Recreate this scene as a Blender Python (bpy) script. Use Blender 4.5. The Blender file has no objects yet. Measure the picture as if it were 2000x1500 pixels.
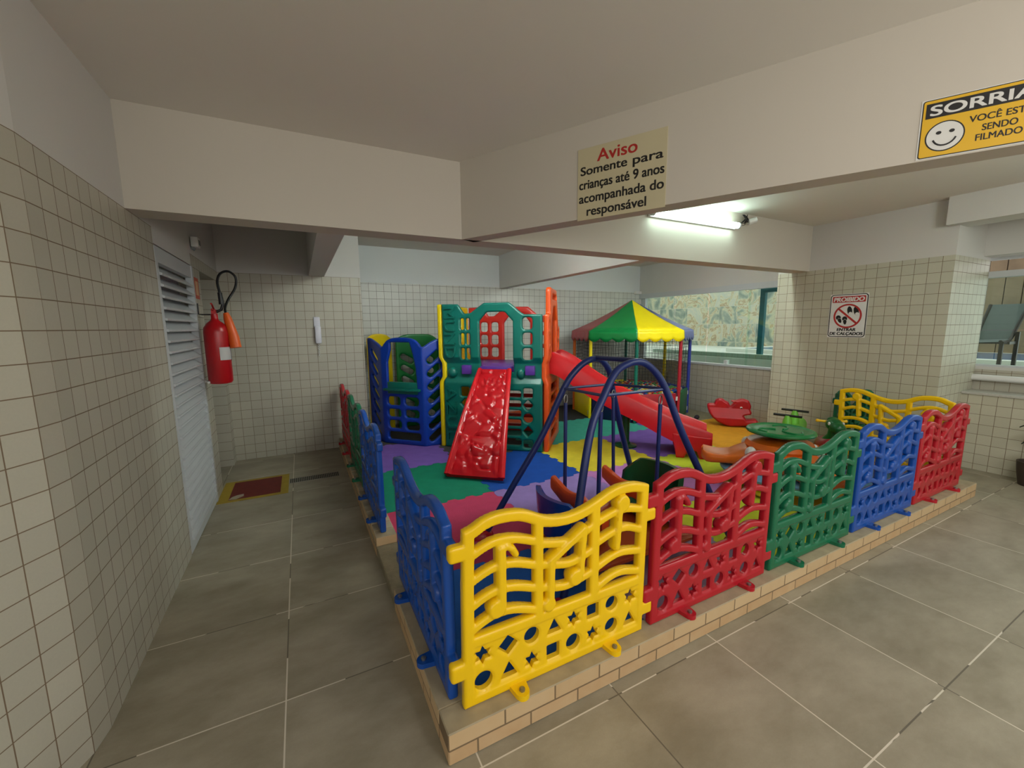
import bpy, bmesh, math, random
import numpy as np
from mathutils import Matrix, Vector, Euler
random.seed(7); rng = np.random.default_rng(7)
S = bpy.context.scene
C = S.collection
PI = math.pi

# ------------------------------------------------------------------ camera, world, light, exposure
cam = bpy.data.objects.new('camera', bpy.data.cameras.new('camera')); C.objects.link(cam)
cam.data.sensor_width = 36.0
cam.data.lens = 802.74 * 36.0 / 2000.0
cam.data.clip_start = 0.02
yaw, pitch, roll = 0.474250668, -0.138567, -0.00979634
fw = Vector((math.sin(yaw)*math.cos(pitch), math.cos(yaw)*math.cos(pitch), math.sin(pitch)))
rt = Vector((math.cos(yaw), -math.sin(yaw), 0)); up = rt.cross(fw)
r2 = math.cos(roll)*rt + math.sin(roll)*up; u2 = -math.sin(roll)*rt + math.cos(roll)*up
M = Matrix((r2, u2, -fw)).transposed().to_4x4(); M.translation = (0, 0, 1.488)
cam.matrix_world = M
S.camera = cam
S.view_settings.view_transform = 'Standard'; S.view_settings.look = 'None'
S.view_settings.gamma = 1.0; S.view_settings.use_curve_mapping = False
S.view_settings.exposure = 0.68
w = bpy.data.worlds.new('overcast_sky'); S.world = w; w.use_nodes = True
wn = w.node_tree.nodes; wl = w.node_tree.links
bg = wn['Background']; bg.inputs['Color'].default_value = (1.0, 0.985, 0.955, 1); bg.inputs['Strength'].default_value = 0.9

def area(name, loc, rot, sx, sy, power, col=(1, 1, 1)):
    l = bpy.data.lights.new(name, 'AREA'); l.shape = 'RECTANGLE'; l.size = sx; l.size_y = sy; l.energy = power; l.color = col
    o = bpy.data.objects.new(name, l); C.objects.link(o); o.location = loc; o.rotation_euler = rot
    return o

def bulb(name, loc, power, col, size=0.25):
    l = bpy.data.lights.new(name, 'POINT'); l.energy = power; l.color = col; l.shadow_soft_size = size
    o = bpy.data.objects.new(name, l); C.objects.link(o); o.location = loc
    return o
bulb('added_fill_lamp', (1.2, -0.9, 2.0), 22, (1.0, 0.97, 0.925))       # unseen fill lamps behind and beside the camera, added to brighten the room
bulb('added_fill_lamp', (2.7, -1.3, 2.0), 22, (1.0, 0.97, 0.925))
bulb('added_fill_lamp', (3.8, 0.05, 2.35), 20, (0.95, 1.0, 0.93))

# ------------------------------------------------------------------ materials
def lin(c):
    return tuple(((x/255)/12.92 if x/255 <= 0.04045 else ((x/255+0.055)/1.055)**2.4) for x in c)

def newmat(name):
    m = bpy.data.materials.new(name); m.use_nodes = True
    nt = m.node_tree; b = nt.nodes['Principled BSDF']
    return m, nt, b

def nd(nt, t, **kw):
    n = nt.nodes.new(t)
    for k, v in kw.items(): setattr(n, k, v)
    return n

def mth(nt, op, a, b=None, c=None):
    n = nt.nodes.new('ShaderNodeMath'); n.operation = op
    for i, x in enumerate((a, b, c)):
        if x is None: continue
        if hasattr(x, 'links'): nt.links.new(x, n.inputs[i])
        else: n.inputs[i].default_value = x
    return n.outputs[0]

def mixc(nt, f, a, b):
    n = nt.nodes.new('ShaderNodeMix'); n.data_type = 'RGBA'
    for s, x in ((n.inputs[0], f), (n.inputs[6], a), (n.inputs[7], b)):
        if hasattr(x, 'links'): nt.links.new(x, s)
        elif isinstance(x, (int, float)): s.default_value = x
        else: s.default_value = (*x, 1) if len(x) == 3 else x
    return n.outputs[2]

MATS = {}
def plain(name, rgb, rough=0.4, var=0.06, scale=6.0, bump=0.0, metal=0.0, spec=0.5, bscale=60.0):
    if name in MATS: return MATS[name]
    m, nt, b = newmat(name)
    col = lin(rgb)
    tc = nd(nt, 'ShaderNodeTexCoord'); no = nd(nt, 'ShaderNodeTexNoise'); no.inputs['Scale'].default_value = scale; no.inputs['Detail'].default_value = 5
    nt.links.new(tc.outputs['Object'], no.inputs['Vector'])
    d = tuple(max(0, x*(1-var*2)) for x in col); l = tuple(min(1, x*(1+var*2)) for x in col)
    nt.links.new(mixc(nt, no.outputs[0], d, l), b.inputs['Base Color'])
    b.inputs['Roughness'].default_value = rough; b.inputs['Metallic'].default_value = metal
    b.inputs['Specular IOR Level'].default_value = spec
    if bump:
        n2 = nd(nt, 'ShaderNodeTexNoise'); n2.inputs['Scale'].default_value = bscale; n2.inputs['Detail'].default_value = 3
        nt.links.new(tc.outputs['Object'], n2.inputs['Vector'])
        bp = nd(nt, 'ShaderNodeBump'); bp.inputs['Strength'].default_value = bump; bp.inputs['Distance'].default_value = 0.01
        nt.links.new(n2.outputs[0], bp.inputs['Height']); nt.links.new(bp.outputs[0], b.inputs['Normal'])
    MATS[name] = m
    return m

def plastic(name, rgb, rough=0.3): return plain(name, rgb, rough, 0.04, 9.0, 0.05, bscale=14.0)
def foam(name, rgb): return plain('foam_'+name, rgb, 0.85, 0.09, 11.0, 0.25, spec=0.25, bscale=240.0)

def glow(name, rgb, strength):
    m, nt, b = newmat(name)
    b.inputs['Base Color'].default_value = (*rgb, 1); b.inputs['Emission Color'].default_value = (*rgb, 1)
    b.inputs['Emission Strength'].default_value = strength
    return m

def tile_mat(name, ax, h0, pitch, z0=0.069, zp=0.1015, tile=(186, 182, 166), grout=(122, 104, 84), top=2.10, paint=(205, 203, 198), gw=0.0037):
    """glazed 10 cm wall tiles up to the height top, white paint above; ax is the horizontal direction along the wall"""
    m, nt, b = newmat(name)
    g = nd(nt, 'ShaderNodeNewGeometry'); sp = nd(nt, 'ShaderNodeSeparateXYZ'); nt.links.new(g.outputs['Position'], sp.inputs[0])
    h = mth(nt, 'ADD', mth(nt, 'MULTIPLY', sp.outputs[0], ax[0]), mth(nt, 'MULTIPLY', sp.outputs[1], ax[1]))
    hu = mth(nt, 'DIVIDE', mth(nt, 'SUBTRACT', h, h0), pitch); zu = mth(nt, 'DIVIDE', mth(nt, 'SUBTRACT', sp.outputs[2], z0), zp)
    def line(u, p):
        f = mth(nt, 'FRACT', u); d = mth(nt, 'MINIMUM', f, mth(nt, 'SUBTRACT', 1.0, f))
        return mth(nt, 'LESS_THAN', d, gw*0.5/p)
    gm = mth(nt, 'MAXIMUM', line(hu, pitch), line(zu, zp))
    below = mth(nt, 'LESS_THAN', sp.outputs[2], top)
    cv = nd(nt, 'ShaderNodeCombineXYZ'); nt.links.new(mth(nt, 'FLOOR', hu), cv.inputs[0]); nt.links.new(mth(nt, 'FLOOR', zu), cv.inputs[1])
    wnz = nd(nt, 'ShaderNodeTexWhiteNoise'); wnz.noise_dimensions = '3D'; nt.links.new(cv.outputs[0], wnz.inputs['Vector'])
    no = nd(nt, 'ShaderNodeTexNoise'); no.inputs['Scale'].default_value = 130; no.inputs['Detail'].default_value = 4; nt.links.new(g.outputs['Position'], no.inputs['Vector'])
    T = lin(tile)
    t1 = mixc(nt, wnz.outputs['Value'], tuple(x*0.94 for x in T), tuple(x*1.05 for x in T))
    t2 = mixc(nt, mth(nt, 'MULTIPLY', no.outputs[0], 0.22), t1, tuple(x*0.6 for x in T))
    c = mixc(nt, gm, t2, lin(grout))
    n3 = nd(nt, 'ShaderNodeTexNoise'); n3.inputs['Scale'].default_value = 1.5; nt.links.new(g.outputs['Position'], n3.inputs['Vector'])
    P = lin(paint); pc = mixc(nt, n3.outputs[0], tuple(x*0.95 for x in P), P)
    nt.links.new(mixc(nt, below, pc, c), b.inputs['Base Color'])
    tr = mth(nt, 'MULTIPLY', below, mth(nt, 'SUBTRACT', 1.0, gm))
    nt.links.new(mth(nt, 'SUBTRACT', 0.8, mth(nt, 'MULTIPLY', tr, 0.38)), b.inputs['Roughness'])
    bp = nd(nt, 'ShaderNodeBump'); bp.inputs['Strength'].default_value = 0.5; bp.inputs['Distance'].default_value = 0.003
    nt.links.new(tr, bp.inputs['Height']); nt.links.new(bp.outputs[0], b.inputs['Normal'])
    return m

def floor_mat():
    m, nt, b = newmat('porcelain_floor')
    g = nd(nt, 'ShaderNodeNewGeometry'); sp = nd(nt, 'ShaderNodeSeparateXYZ'); nt.links.new(g.outputs['Position'], sp.inputs[0])
    P = 0.6025
    xu = mth(nt, 'DIVIDE', mth(nt, 'SUBTRACT', sp.outputs[0], -0.152), P); yu = mth(nt, 'DIVIDE', mth(nt, 'SUBTRACT', sp.outputs[1], 1.127), P)
    # right of the platform the tiles sit a little off the ones on the left
    yu2 = mth(nt, 'DIVIDE', mth(nt, 'SUBTRACT', sp.outputs[1], 1.712), P)
    xu2 = mth(nt, 'DIVIDE', mth(nt, 'SUBTRACT', sp.outputs[0], 1.062), P)
    def line(u, wd):
        f = mth(nt, 'FRACT', u); d = mth(nt, 'MINIMUM', f, mth(nt, 'SUBTRACT', 1.0, f))
        return mth(nt, 'LESS_THAN', d, wd*0.5/P)
    gl = mth(nt, 'MAXIMUM', line(xu, 0.0055), line(yu, 0.0055))
    cv = nd(nt, 'ShaderNodeCombineXYZ'); nt.links.new(mth(nt, 'FLOOR', xu), cv.inputs[0]); nt.links.new(mth(nt, 'FLOOR', yu), cv.inputs[1])
    wz = nd(nt, 'ShaderNodeTexWhiteNoise'); nt.links.new(cv.outputs[0], wz.inputs['Vector'])
    off = nd(nt, 'ShaderNodeVectorMath'); off.operation = 'MULTIPLY_ADD'
    nt.links.new(wz.outputs['Color'], off.inputs[0]); off.inputs[1].default_value = (9, 9, 9); nt.links.new(g.outputs['Position'], off.inputs[2])
    mp = nd(nt, 'ShaderNodeMapping'); mp.inputs['Scale'].default_value = (0.8, 1.5, 1); mp.inputs['Rotation'].default_value = (0, 0, 0.5); nt.links.new(off.outputs[0], mp.inputs[0])
    no = nd(nt, 'ShaderNodeTexNoise'); no.inputs['Scale'].default_value = 3.2; no.inputs['Detail'].default_value = 8; no.inputs['Roughness'].default_value = 0.62; nt.links.new(mp.outputs[0], no.inputs['Vector'])
    cr = nd(nt, 'ShaderNodeValToRGB'); cr.color_ramp.elements[0].position = 0.32; cr.color_ramp.elements[1].position = 0.72
    cr.color_ramp.elements[0].color = (*lin((140, 132, 112)), 1); cr.color_ramp.elements[1].color = (*lin((174, 166, 147)), 1)
    nt.links.new(no.outputs[0], cr.inputs[0])
    ns = nd(nt, 'ShaderNodeTexNoise'); ns.inputs['Scale'].default_value = 170; nt.links.new(g.outputs['Position'], ns.inputs['Vector'])
    c1 = mixc(nt, mth(nt, 'MULTIPLY', ns.outputs[0], 0.16), cr.outputs[0], lin((96, 90, 74)))
    ng = nd(nt, 'ShaderNodeTexNoise'); ng.inputs['Scale'].default_value = 1.7; nt.links.new(g.outputs['Position'], ng.inputs['Vector'])
    gcol = mixc(nt, mth(nt, 'GREATER_THAN', ng.outputs[0], 0.53), lin((214, 206, 190)), lin((104, 97, 84)))
    nt.links.new(mixc(nt, gl, c1, gcol), b.inputs['Base Color'])
    b.inputs['Roughness'].default_value = 0.5
    bp = nd(nt, 'ShaderNodeBump'); bp.inputs['Strength'].default_value = 0.3; bp.inputs['Distance'].default_value = 0.002; bp.invert = True
    nt.links.new(gl, bp.inputs['Height']); nt.links.new(bp.outputs[0], b.inputs['Normal'])
    return m

def brick_mat(name, ax, h0):
    m, nt, b = newmat(name)
    g = nd(nt, 'ShaderNodeNewGeometry'); sp = nd(nt, 'ShaderNodeSeparateXYZ'); nt.links.new(g.outputs['Position'], sp.inputs[0])
    h = mth(nt, 'ADD', mth(nt, 'MULTIPLY', sp.outputs[0], ax[0]), mth(nt, 'MULTIPLY', sp.outputs[1], ax[1]))
    row = mth(nt, 'LESS_THAN', sp.outputs[2], 0.058)
    hu = mth(nt, 'ADD', mth(nt, 'DIVIDE', mth(nt, 'SUBTRACT', h, h0), 0.215), mth(nt, 'MULTIPLY', row, 0.5))
    f = mth(nt, 'FRACT', hu); d = mth(nt, 'MINIMUM', f, mth(nt, 'SUBTRACT', 1.0, f)); jl = mth(nt, 'LESS_THAN', d, 0.016)
    dz = mth(nt, 'ABSOLUTE', mth(nt, 'SUBTRACT', sp.outputs[2], 0.058)); jz = mth(nt, 'LESS_THAN', dz, 0.0035)
    gn = nd(nt, 'ShaderNodeSeparateXYZ'); nt.links.new(g.outputs['Normal'], gn.inputs[0])
    side = mth(nt, 'LESS_THAN', mth(nt, 'ABSOLUTE', gn.outputs[2]), 0.5)
    j = mth(nt, 'MULTIPLY', mth(nt, 'MAXIMUM', jl, jz), side)
    cv = nd(nt, 'ShaderNodeCombineXYZ'); nt.links.new(mth(nt, 'FLOOR', hu), cv.inputs[0]); nt.links.new(row, cv.inputs[1])
    wz = nd(nt, 'ShaderNodeTexWhiteNoise'); nt.links.new(cv.outputs[0], wz.inputs['Vector'])
    no = nd(nt, 'ShaderNodeTexNoise'); no.inputs['Scale'].default_value = 14; no.inputs['Detail'].default_value = 6; nt.links.new(g.outputs['Position'], no.inputs['Vector'])
    base = mixc(nt, wz.outputs['Value'], lin((186, 152, 108)), lin((202, 172, 130)))
    base = mixc(nt, mth(nt, 'MULTIPLY', row, 0.5), base, lin((176, 132, 86)))
    base = mixc(nt, mth(nt, 'MULTIPLY', no.outputs[0], 0.5), base, lin((206, 186, 150)))
    topc = mixc(nt, no.outputs[0], lin((140, 130, 108)), lin((186, 170, 138)))
    c = mixc(nt, side, topc, base)
    nt.links.new(mixc(nt, j, c, lin((120, 100, 74))), b.inputs['Base Color'])
    b.inputs['Roughness'].default_value = 0.85
    bp = nd(nt, 'ShaderNodeBump'); bp.inputs['Strength'].default_value = 0.5; bp.inputs['Distance'].default_value = 0.004
    nt.links.new(no.outputs[0], bp.inputs['Height']); nt.links.new(bp.outputs[0], b.inputs['Normal'])
    return m

def stone_mat():
    m, nt, b = newmat('slate_cladding')
    g = nd(nt, 'ShaderNodeNewGeometry'); sp = nd(nt, 'ShaderNodeSeparateXYZ'); nt.links.new(g.outputs['Position'], sp.inputs[0])
    h = mth(nt, 'ADD', sp.outputs[0], sp.outputs[1])
    hu = mth(nt, 'DIVIDE', h, 0.5); zu = mth(nt, 'DIVIDE', mth(nt, 'SUBTRACT', sp.outputs[2], 0.15), 0.45)
    def line(u, wd):
        f = mth(nt, 'FRACT', u); d = mth(nt, 'MINIMUM', f, mth(nt, 'SUBTRACT', 1.0, f)); return mth(nt, 'LESS_THAN', d, wd)
    gl = mth(nt, 'MAXIMUM', line(hu, 0.008), line(zu, 0.012))
    cv = nd(nt, 'ShaderNodeCombineXYZ'); nt.links.new(mth(nt, 'FLOOR', hu), cv.inputs[0]); nt.links.new(mth(nt, 'FLOOR', zu), cv.inputs[1])
    wz = nd(nt, 'ShaderNodeTexWhiteNoise'); nt.links.new(cv.outputs[0], wz.inputs['Vector'])
    off = nd(nt, 'ShaderNodeVectorMath'); off.operation = 'MULTIPLY_ADD'; nt.links.new(wz.outputs['Color'], off.inputs[0]); off.inputs[1].default_value = (5, 5, 5); nt.links.new(g.outputs['Position'], off.inputs[2])
    no = nd(nt, 'ShaderNodeTexNoise'); no.inputs['Scale'].default_value = 1.6; no.inputs['Detail'].default_value = 7; no.inputs['Distortion'].default_value = 2.6; nt.links.new(off.outputs[0], no.inputs['Vector'])
    cr = nd(nt, 'ShaderNodeValToRGB'); e = cr.color_ramp.elements
    e[0].position = 0.3; e[0].color = (*lin((120, 132, 124)), 1); e[1].position = 0.78; e[1].color = (*lin((206, 192, 170)), 1)
    for p, c in ((0.42, (160, 164, 150)), (0.5, (200, 190, 162)), (0.545, (168, 140, 110)), (0.575, (204, 192, 166)), (0.68, (184, 184, 174))):
        x = e.new(p); x.color = (*lin(c), 1)
    nt.links.new(mth(nt, 'ADD', no.outputs[0], mth(nt, 'MULTIPLY', mth(nt, 'SUBTRACT', wz.outputs['Value'], 0.5), 0.18)), cr.inputs[0])
    nt.links.new(mixc(nt, gl, cr.outputs[0], lin((196, 190, 176))), b.inputs['Base Color'])
    b.inputs['Roughness'].default_value = 0.6
    return m

def glass_mat(name, tint=(0.86, 0.96, 0.92), alpha=0.8):
    m, nt, b = newmat(name)
    out = nt.nodes['Material Output']
    t = nd(nt, 'ShaderNodeBsdfTransparent'); t.inputs[0].default_value = (*tint, 1)
    gl = nd(nt, 'ShaderNodeBsdfGlossy'); gl.inputs['Roughness'].default_value = 0.02
    lw = nd(nt, 'ShaderNodeLayerWeight'); lw.inputs[0].default_value = 0.5
    fr = nd(nt, 'ShaderNodeMath', operation='MULTIPLY_ADD'); nt.links.new(mth(nt, 'POWER', lw.outputs['Facing'], 4.0), fr.inputs[0]); fr.inputs[1].default_value = 0.5; fr.inputs[2].default_value = 0.04
    mx = nd(nt, 'ShaderNodeMixShader'); nt.links.new(fr.outputs[0], mx.inputs[0]); nt.links.new(t.outputs[0], mx.inputs[1]); nt.links.new(gl.outputs[0], mx.inputs[2])
    nt.links.new(mx.outputs[0], out.inputs[0])
    return m

# ------------------------------------------------------------------ geometry helpers
class G:
    def __init__(s): s.V = []; s.F = []
    def add(s, V, F, M=None):
        n = len(s.V)
        if M is not None: V = [tuple(M @ Vector(v)) for v in V]
        s.V += [tuple(v) for v in V]; s.F += [tuple(i+n for i in f) for f in F]
        return s
    def box(s, c, d, M=None):
        x, y, z = (k/2 for k in d)
        V = [(c[0]+a*x, c[1]+b*y, c[2]+e*z) for e in (-1, 1) for b in (-1, 1) for a in (-1, 1)]
        return s.add(V, [(0, 2, 3, 1), (4, 5, 7, 6), (0, 1, 5, 4), (2, 6, 7, 3), (0, 4, 6, 2), (1, 3, 7, 5)], M)
    def bx(s, x0, x1, y0, y1, z0, z1, M=None):
        return s.box(((x0+x1)/2, (y0+y1)/2, (z0+z1)/2), (x1-x0, y1-y0, z1-z0), M)
    def rings(s, R, cap=True, closed=False, M=None):
        V = [v for r in R for v in r]; n = len(R[0]); F = []
        m = len(R)
        for i in range(m if closed else m-1):
            a = i*n; b = ((i+1) % m)*n
            for k in range(n): F.append((a+k, a+(k+1) % n, b+(k+1) % n, b+k))
        if cap and not closed: F.append(tuple(range(n-1, -1, -1))); F.append(tuple((m-1)*n+k for k in range(n)))
        return s.add(V, F, M)
    def tube(s, P, r, n=10, closed=False, cap=True, M=None, sq=(1, 1)):
        P = [Vector(p) for p in P]; m = len(P)
        rr = r if isinstance(r, (list, tuple)) else [r]*m
        R = []; nv = None
        for i in range(m):
            if closed: t = P[(i+1) % m]-P[i-1]
            else: t = P[min(i+1, m-1)]-P[max(i-1, 0)]
            t = t.normalized()
            if nv is None:
                nv = t.orthogonal().normalized() if abs(t.z) > 0.9 else t.cross(Vector((0, 0, 1))).normalized()
            nv = (nv-t*nv.dot(t)).normalized(); b = t.cross(nv)
            R.append([tuple(P[i]+nv*math.cos(2*PI*k/n)*rr[i]*sq[0]+b*math.sin(2*PI*k/n)*rr[i]*sq[1]) for k in range(n)])
        return s.rings(R, cap, closed, M)
    def lathe(s, prof, n=32, M=None, cap=True):
        return s.rings([[(r*math.cos(2*PI*k/n), r*math.sin(2*PI*k/n), z) for k in range(n)] for r, z in prof], cap, False, M)
    def ell(s, c, rad, n=20, m=12, M=None):
        R = []
        for i in range(1, m):
            a = PI*i/m - PI/2
            R.append([(c[0]+rad[0]*math.cos(a)*math.cos(2*PI*k/n), c[1]+rad[1]*math.cos(a)*math.sin(2*PI*k/n), c[2]+rad[2]*math.sin(a)) for k in range(n)])
        V = [v for r in R for v in r]; F = []
        for i in range(m-2):
            for k in range(n): F.append((i*n+k, i*n+(k+1) % n, (i+1)*n+(k+1) % n, (i+1)*n+k))
        V += [(c[0], c[1], c[2]-rad[2]), (c[0], c[1], c[2]+rad[2])]; b = len(V)-2
        for k in range(n): F.append((b, (k+1) % n, k)); F.append((b+1, (m-2)*n+k, (m-2)*n+(k+1) % n))
        return s.add(V, F, M)
    def prism(s, pts, z0, z1, M=None):
        n = len(pts)
        V = [(x, y, z0) for x, y in pts]+[(x, y, z1) for x, y in pts]
        F = [tuple(range(n-1, -1, -1)), tuple(range(n, 2*n))]+[(k, (k+1) % n, n+(k+1) % n, n+k) for k in range(n)]
        return s.add(V, F, M)
    def mesh(s, name, smooth=True, ang=38, bevel=0, seg=2):
        me = bpy.data.meshes.new(name); me.from_pydata(s.V, [], s.F)
        bm = bmesh.new(); bm.from_mesh(me)
        bmesh.ops.recalc_face_normals(bm, faces=bm.faces)
        if bevel:
            ed = [e for e in bm.edges if len(e.link_faces) == 2 and e.calc_face_angle(0) > 0.5]
            bmesh.ops.bevel(bm, geom=ed, offset=bevel, segments=seg, affect='EDGES', profile=0.5, clamp_overlap=True)
        bm.to_mesh(me); bm.free()
        if smooth:
            me.shade_smooth(); me.set_sharp_from_angle(angle=math.radians(ang))
        return me
    def build(s, name, mat, parent=None, smooth=True, ang=38, bevel=0, seg=2, M=None):
        return link(name, s.mesh(name, smooth, ang, bevel, seg), mat, parent, M)

def link(name, me, mat, parent=None, M=None, objmat=False):
    o = bpy.data.objects.new(name, me); C.objects.link(o)
    if mat is not None:
        if objmat:
            if not me.materials: me.materials.append(None)
            o.material_slots[0].link = 'OBJECT'; o.material_slots[0].material = mat
        elif not me.materials: me.materials.append(mat)
    if parent is not None: o.parent = parent
    if M is not None: o.matrix_local = M
    return o

def tag(o, label, cat, group=None):
    o['label'] = label; o['category'] = cat
    if group: o['group'] = group
    return o
def thing(name, label, cat, loc=(0, 0, 0), rz=0.0, group=None):
    o = bpy.data.objects.new(name, None); C.objects.link(o); o.empty_display_size = 0.1
    o.location = loc; o.rotation_euler = (0, 0, rz)
    return tag(o, label, cat, group)
def struct(o): o['kind'] = 'structure'; return o
def frame(o, x, y=None, z=None):
    """matrix with origin o, x axis x, z axis z (y completes it)"""
    x = Vector(x).normalized(); z = Vector(z).normalized(); y = z.cross(x)
    m = Matrix((x, y, z)).transposed().to_4x4(); m.translation = o
    return m

# 2D distance fields, positive inside
def d_circle(X, Z, c, r): return r-np.hypot(X-c[0], Z-c[1])
def d_caps(X, Z, pts, r):
    best = np.full(X.shape, -9.0)
    for (a, b), (c, d) in zip(pts[:-1], pts[1:]):
        dx, dz = c-a, d-b; L = dx*dx+dz*dz+1e-12
        t = np.clip(((X-a)*dx+(Z-b)*dz)/L, 0, 1)
        best = np.maximum(best, r-np.hypot(X-a-t*dx, Z-b-t*dz))
    return best
def d_box(X, Z, x0, x1, z0, z1, r=0.0):
    qx = np.abs(X-(x0+x1)/2)-(x1-x0)/2+r; qz = np.abs(Z-(z0+z1)/2)-(z1-z0)/2+r
    return r-(np.hypot(np.maximum(qx, 0), np.maximum(qz, 0))+np.minimum(np.maximum(qx, qz), 0))
def d_poly(X, Z, pts):
    d = np.full(X.shape, 1e9); ins = np.zeros(X.shape, bool); n = len(pts)
    for i in range(n):
        a, b = pts[i]; c, e = pts[(i+1) % n]; dx, dz = c-a, e-b; L = dx*dx+dz*dz+1e-12
        t = np.clip(((X-a)*dx+(Z-b)*dz)/L, 0, 1); d = np.minimum(d, np.hypot(X-a-t*dx, Z-b-t*dz))
        if e != b:
            cr = ((b > Z) != (e > Z)) & (X < dx*(Z-b)/(e-b)+a); ins ^= cr
    return np.where(ins, d, -d)
def smooth_pts(P, n=6):
    """Catmull-Rom through the points"""
    P = [np.array(p, float) for p in P]; out = []
    Q = [2*P[0]-P[1]]+P+[2*P[-1]-P[-2]]
    for i in range(1, len(Q)-2):
        for k in range(n):
            t = k/n; a, b, c, d = Q[i-1:i+3]
            out.append(tuple(0.5*(2*b+(c-a)*t+(2*a-5*b+4*c-d)*t*t+(3*b-a-3*c+d)*t**3)))
    out.append(tuple(P[-1])); return out
def star(c, r, n=6, q=0.52, a0=PI/2):
    return [(c[0]+(r if k % 2 == 0 else r*q)*math.cos(a0+k*PI/n), c[1]+(r if k % 2 == 0 else r*q)*math.sin(a0+k*PI/n)) for k in range(2*n)]
def ngon(c, r, n, a0=PI/2): return [(c[0]+r*math.cos(a0+2*PI*k/n), c[1]+r*math.sin(a0+2*PI*k/n)) for k in range(n)]

def plate(f, x0, x1, z0, z1, res, th, rr, edge=0.45, off=None, half=None, relief=None, warp=None):
    """solid from a 2D field: outline traced at the zero level, front and back rounded over the width rr. x right, z up, front is -y"""
    nx = int(round((x1-x0)/res))+1; nz = int(round((z1-z0)/res))+1
    xs = np.linspace(x0, x1, nx); zs = np.linspace(z0, z1, nz); X, Z = np.meshgrid(xs, zs, indexing='ij')
    D = np.array(f(X, Z), float)
    D[0, :] = np.minimum(D[0, :], -1e-4); D[-1, :] = np.minimum(D[-1, :], -1e-4); D[:, 0] = np.minimum(D[:, 0], -1e-4); D[:, -1] = np.minimum(D[:, -1], -1e-4)
    D = np.where(np.abs(D) < 1e-5, 1e-5, D)
    V = []; F = []; idx = {}
    def vert(key, x, z, d):
        if key in idx: return idx[key]
        t = min(max(d/rr, 0), 1); h = edge+(1-edge)*math.sqrt(max(0, 1-(1-t)**2))
        hh = (half(x, z) if half else th/2)*h; o = off(x, z) if off else 0.0
        rl = relief(x, z, d) if relief else 0.0
        idx[key] = len(V); V.append((x, o-hh-rl, z)); V.append((x, o+hh+rl, z)); return idx[key]
    ins = D > 0
    for i in range(nx-1):
        for j in range(nz-1):
            cs = ((i, j), (i+1, j), (i+1, j+1), (i, j+1)); k = [ins[c] for c in cs]
            if not any(k): continue
            poly = []; kind = []
            for a in range(4):
                c = cs[a]; e = cs[(a+1) % 4]
                if k[a]: poly.append(vert(c, xs[c[0]], zs[c[1]], D[c])); kind.append(0)
                if k[a] != k[(a+1) % 4]:
                    key = (c, e) if c < e else (e, c); p, q = key; t = D[p]/(D[p]-D[q])
                    poly.append(vert(key, xs[p[0]]+t*(xs[q[0]]-xs[p[0]]), zs[p[1]]+t*(zs[q[1]]-zs[p[1]]), 0.0)); kind.append(1)
            F.append(tuple(poly)); F.append(tuple(v+1 for v in reversed(poly)))
            n = len(poly)
            for a in range(n):
                b = (a+1) % n
                if kind[a] and kind[b] and n > 2:
                    u, v = poly[a], poly[b]
                    # contour segment only when it runs across the cell, not along its border
                    if not all(k) : F.append((v, u, u+1, v+1))
    if warp: V = [warp(*v) for v in V]
    return V, F

def text(txt, mat, parent, Mx, width=None, height=None, bold=0.0, name='lettering', align='CENTER', th=0.0006, shear=0.0, cap=None):
    """letters as a thin solid, fitted to width and height; Mx: x right, y up, z out, origin at the bottom centre"""
    cu = bpy.data.curves.new('t', 'FONT'); cu.body = txt; cu.align_x = 'CENTER'; cu.size = 1.0; cu.extrude = 0.01; cu.shear = shear
    o = bpy.data.objects.new('t', cu); C.objects.link(o)
    dg = bpy.context.evaluated_depsgraph_get(); me = bpy.data.meshes.new_from_object(o.evaluated_get(dg))
    bpy.data.objects.remove(o); bpy.data.curves.remove(cu)
    co = np.zeros(len(me.vertices)*3); me.vertices.foreach_get('co', co); co = co.reshape(-1, 3)
    mn = co.min(0); mx = co.max(0); ww, hh = mx[0]-mn[0], mx[1]-mn[1]
    sx = width/ww if width else height/hh; sy = height/hh if height else sx
    if cap: sy = cap/0.72; mn[1] = 0.0                       # base line at y = 0
    co[:, 0] = (co[:, 0]-(mn[0]+mx[0])/2)*sx; co[:, 1] = (co[:, 1]-mn[1])*sy; co[:, 2] = (co[:, 2]-mn[2])/max(1e-6, mx[2]-mn[2])*th
    me.vertices.foreach_set('co', co.ravel())
    if bold:
        b_ = bmesh.new(); b_.from_mesh(me); base = list(b_.verts)+list(b_.edges)+list(b_.faces); db = bold
        for ox, oy in ((1, 0.5), (-1, 0.5), (1, -0.5), (-1, -0.5)):
            dd = bmesh.ops.duplicate(b_, geom=base)['geom']; vv = [q for q in dd if isinstance(q, bmesh.types.BMVert)]
            bmesh.ops.translate(b_, verts=vv, vec=(ox*db, oy*db, -0.00008*(3+ox+2*oy)))
        b_.to_mesh(me); b_.free()
    me.name = name; me.materials.clear(); me.materials.append(mat); me.update()
    n = bpy.data.objects.new(name, me); C.objects.link(n)
    if parent is not None: n.parent = parent
    n.matrix_local = Mx
    return n
def at2(M, x, y, z=0.0): return M @ Matrix.Translation((x, y, z))

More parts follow.
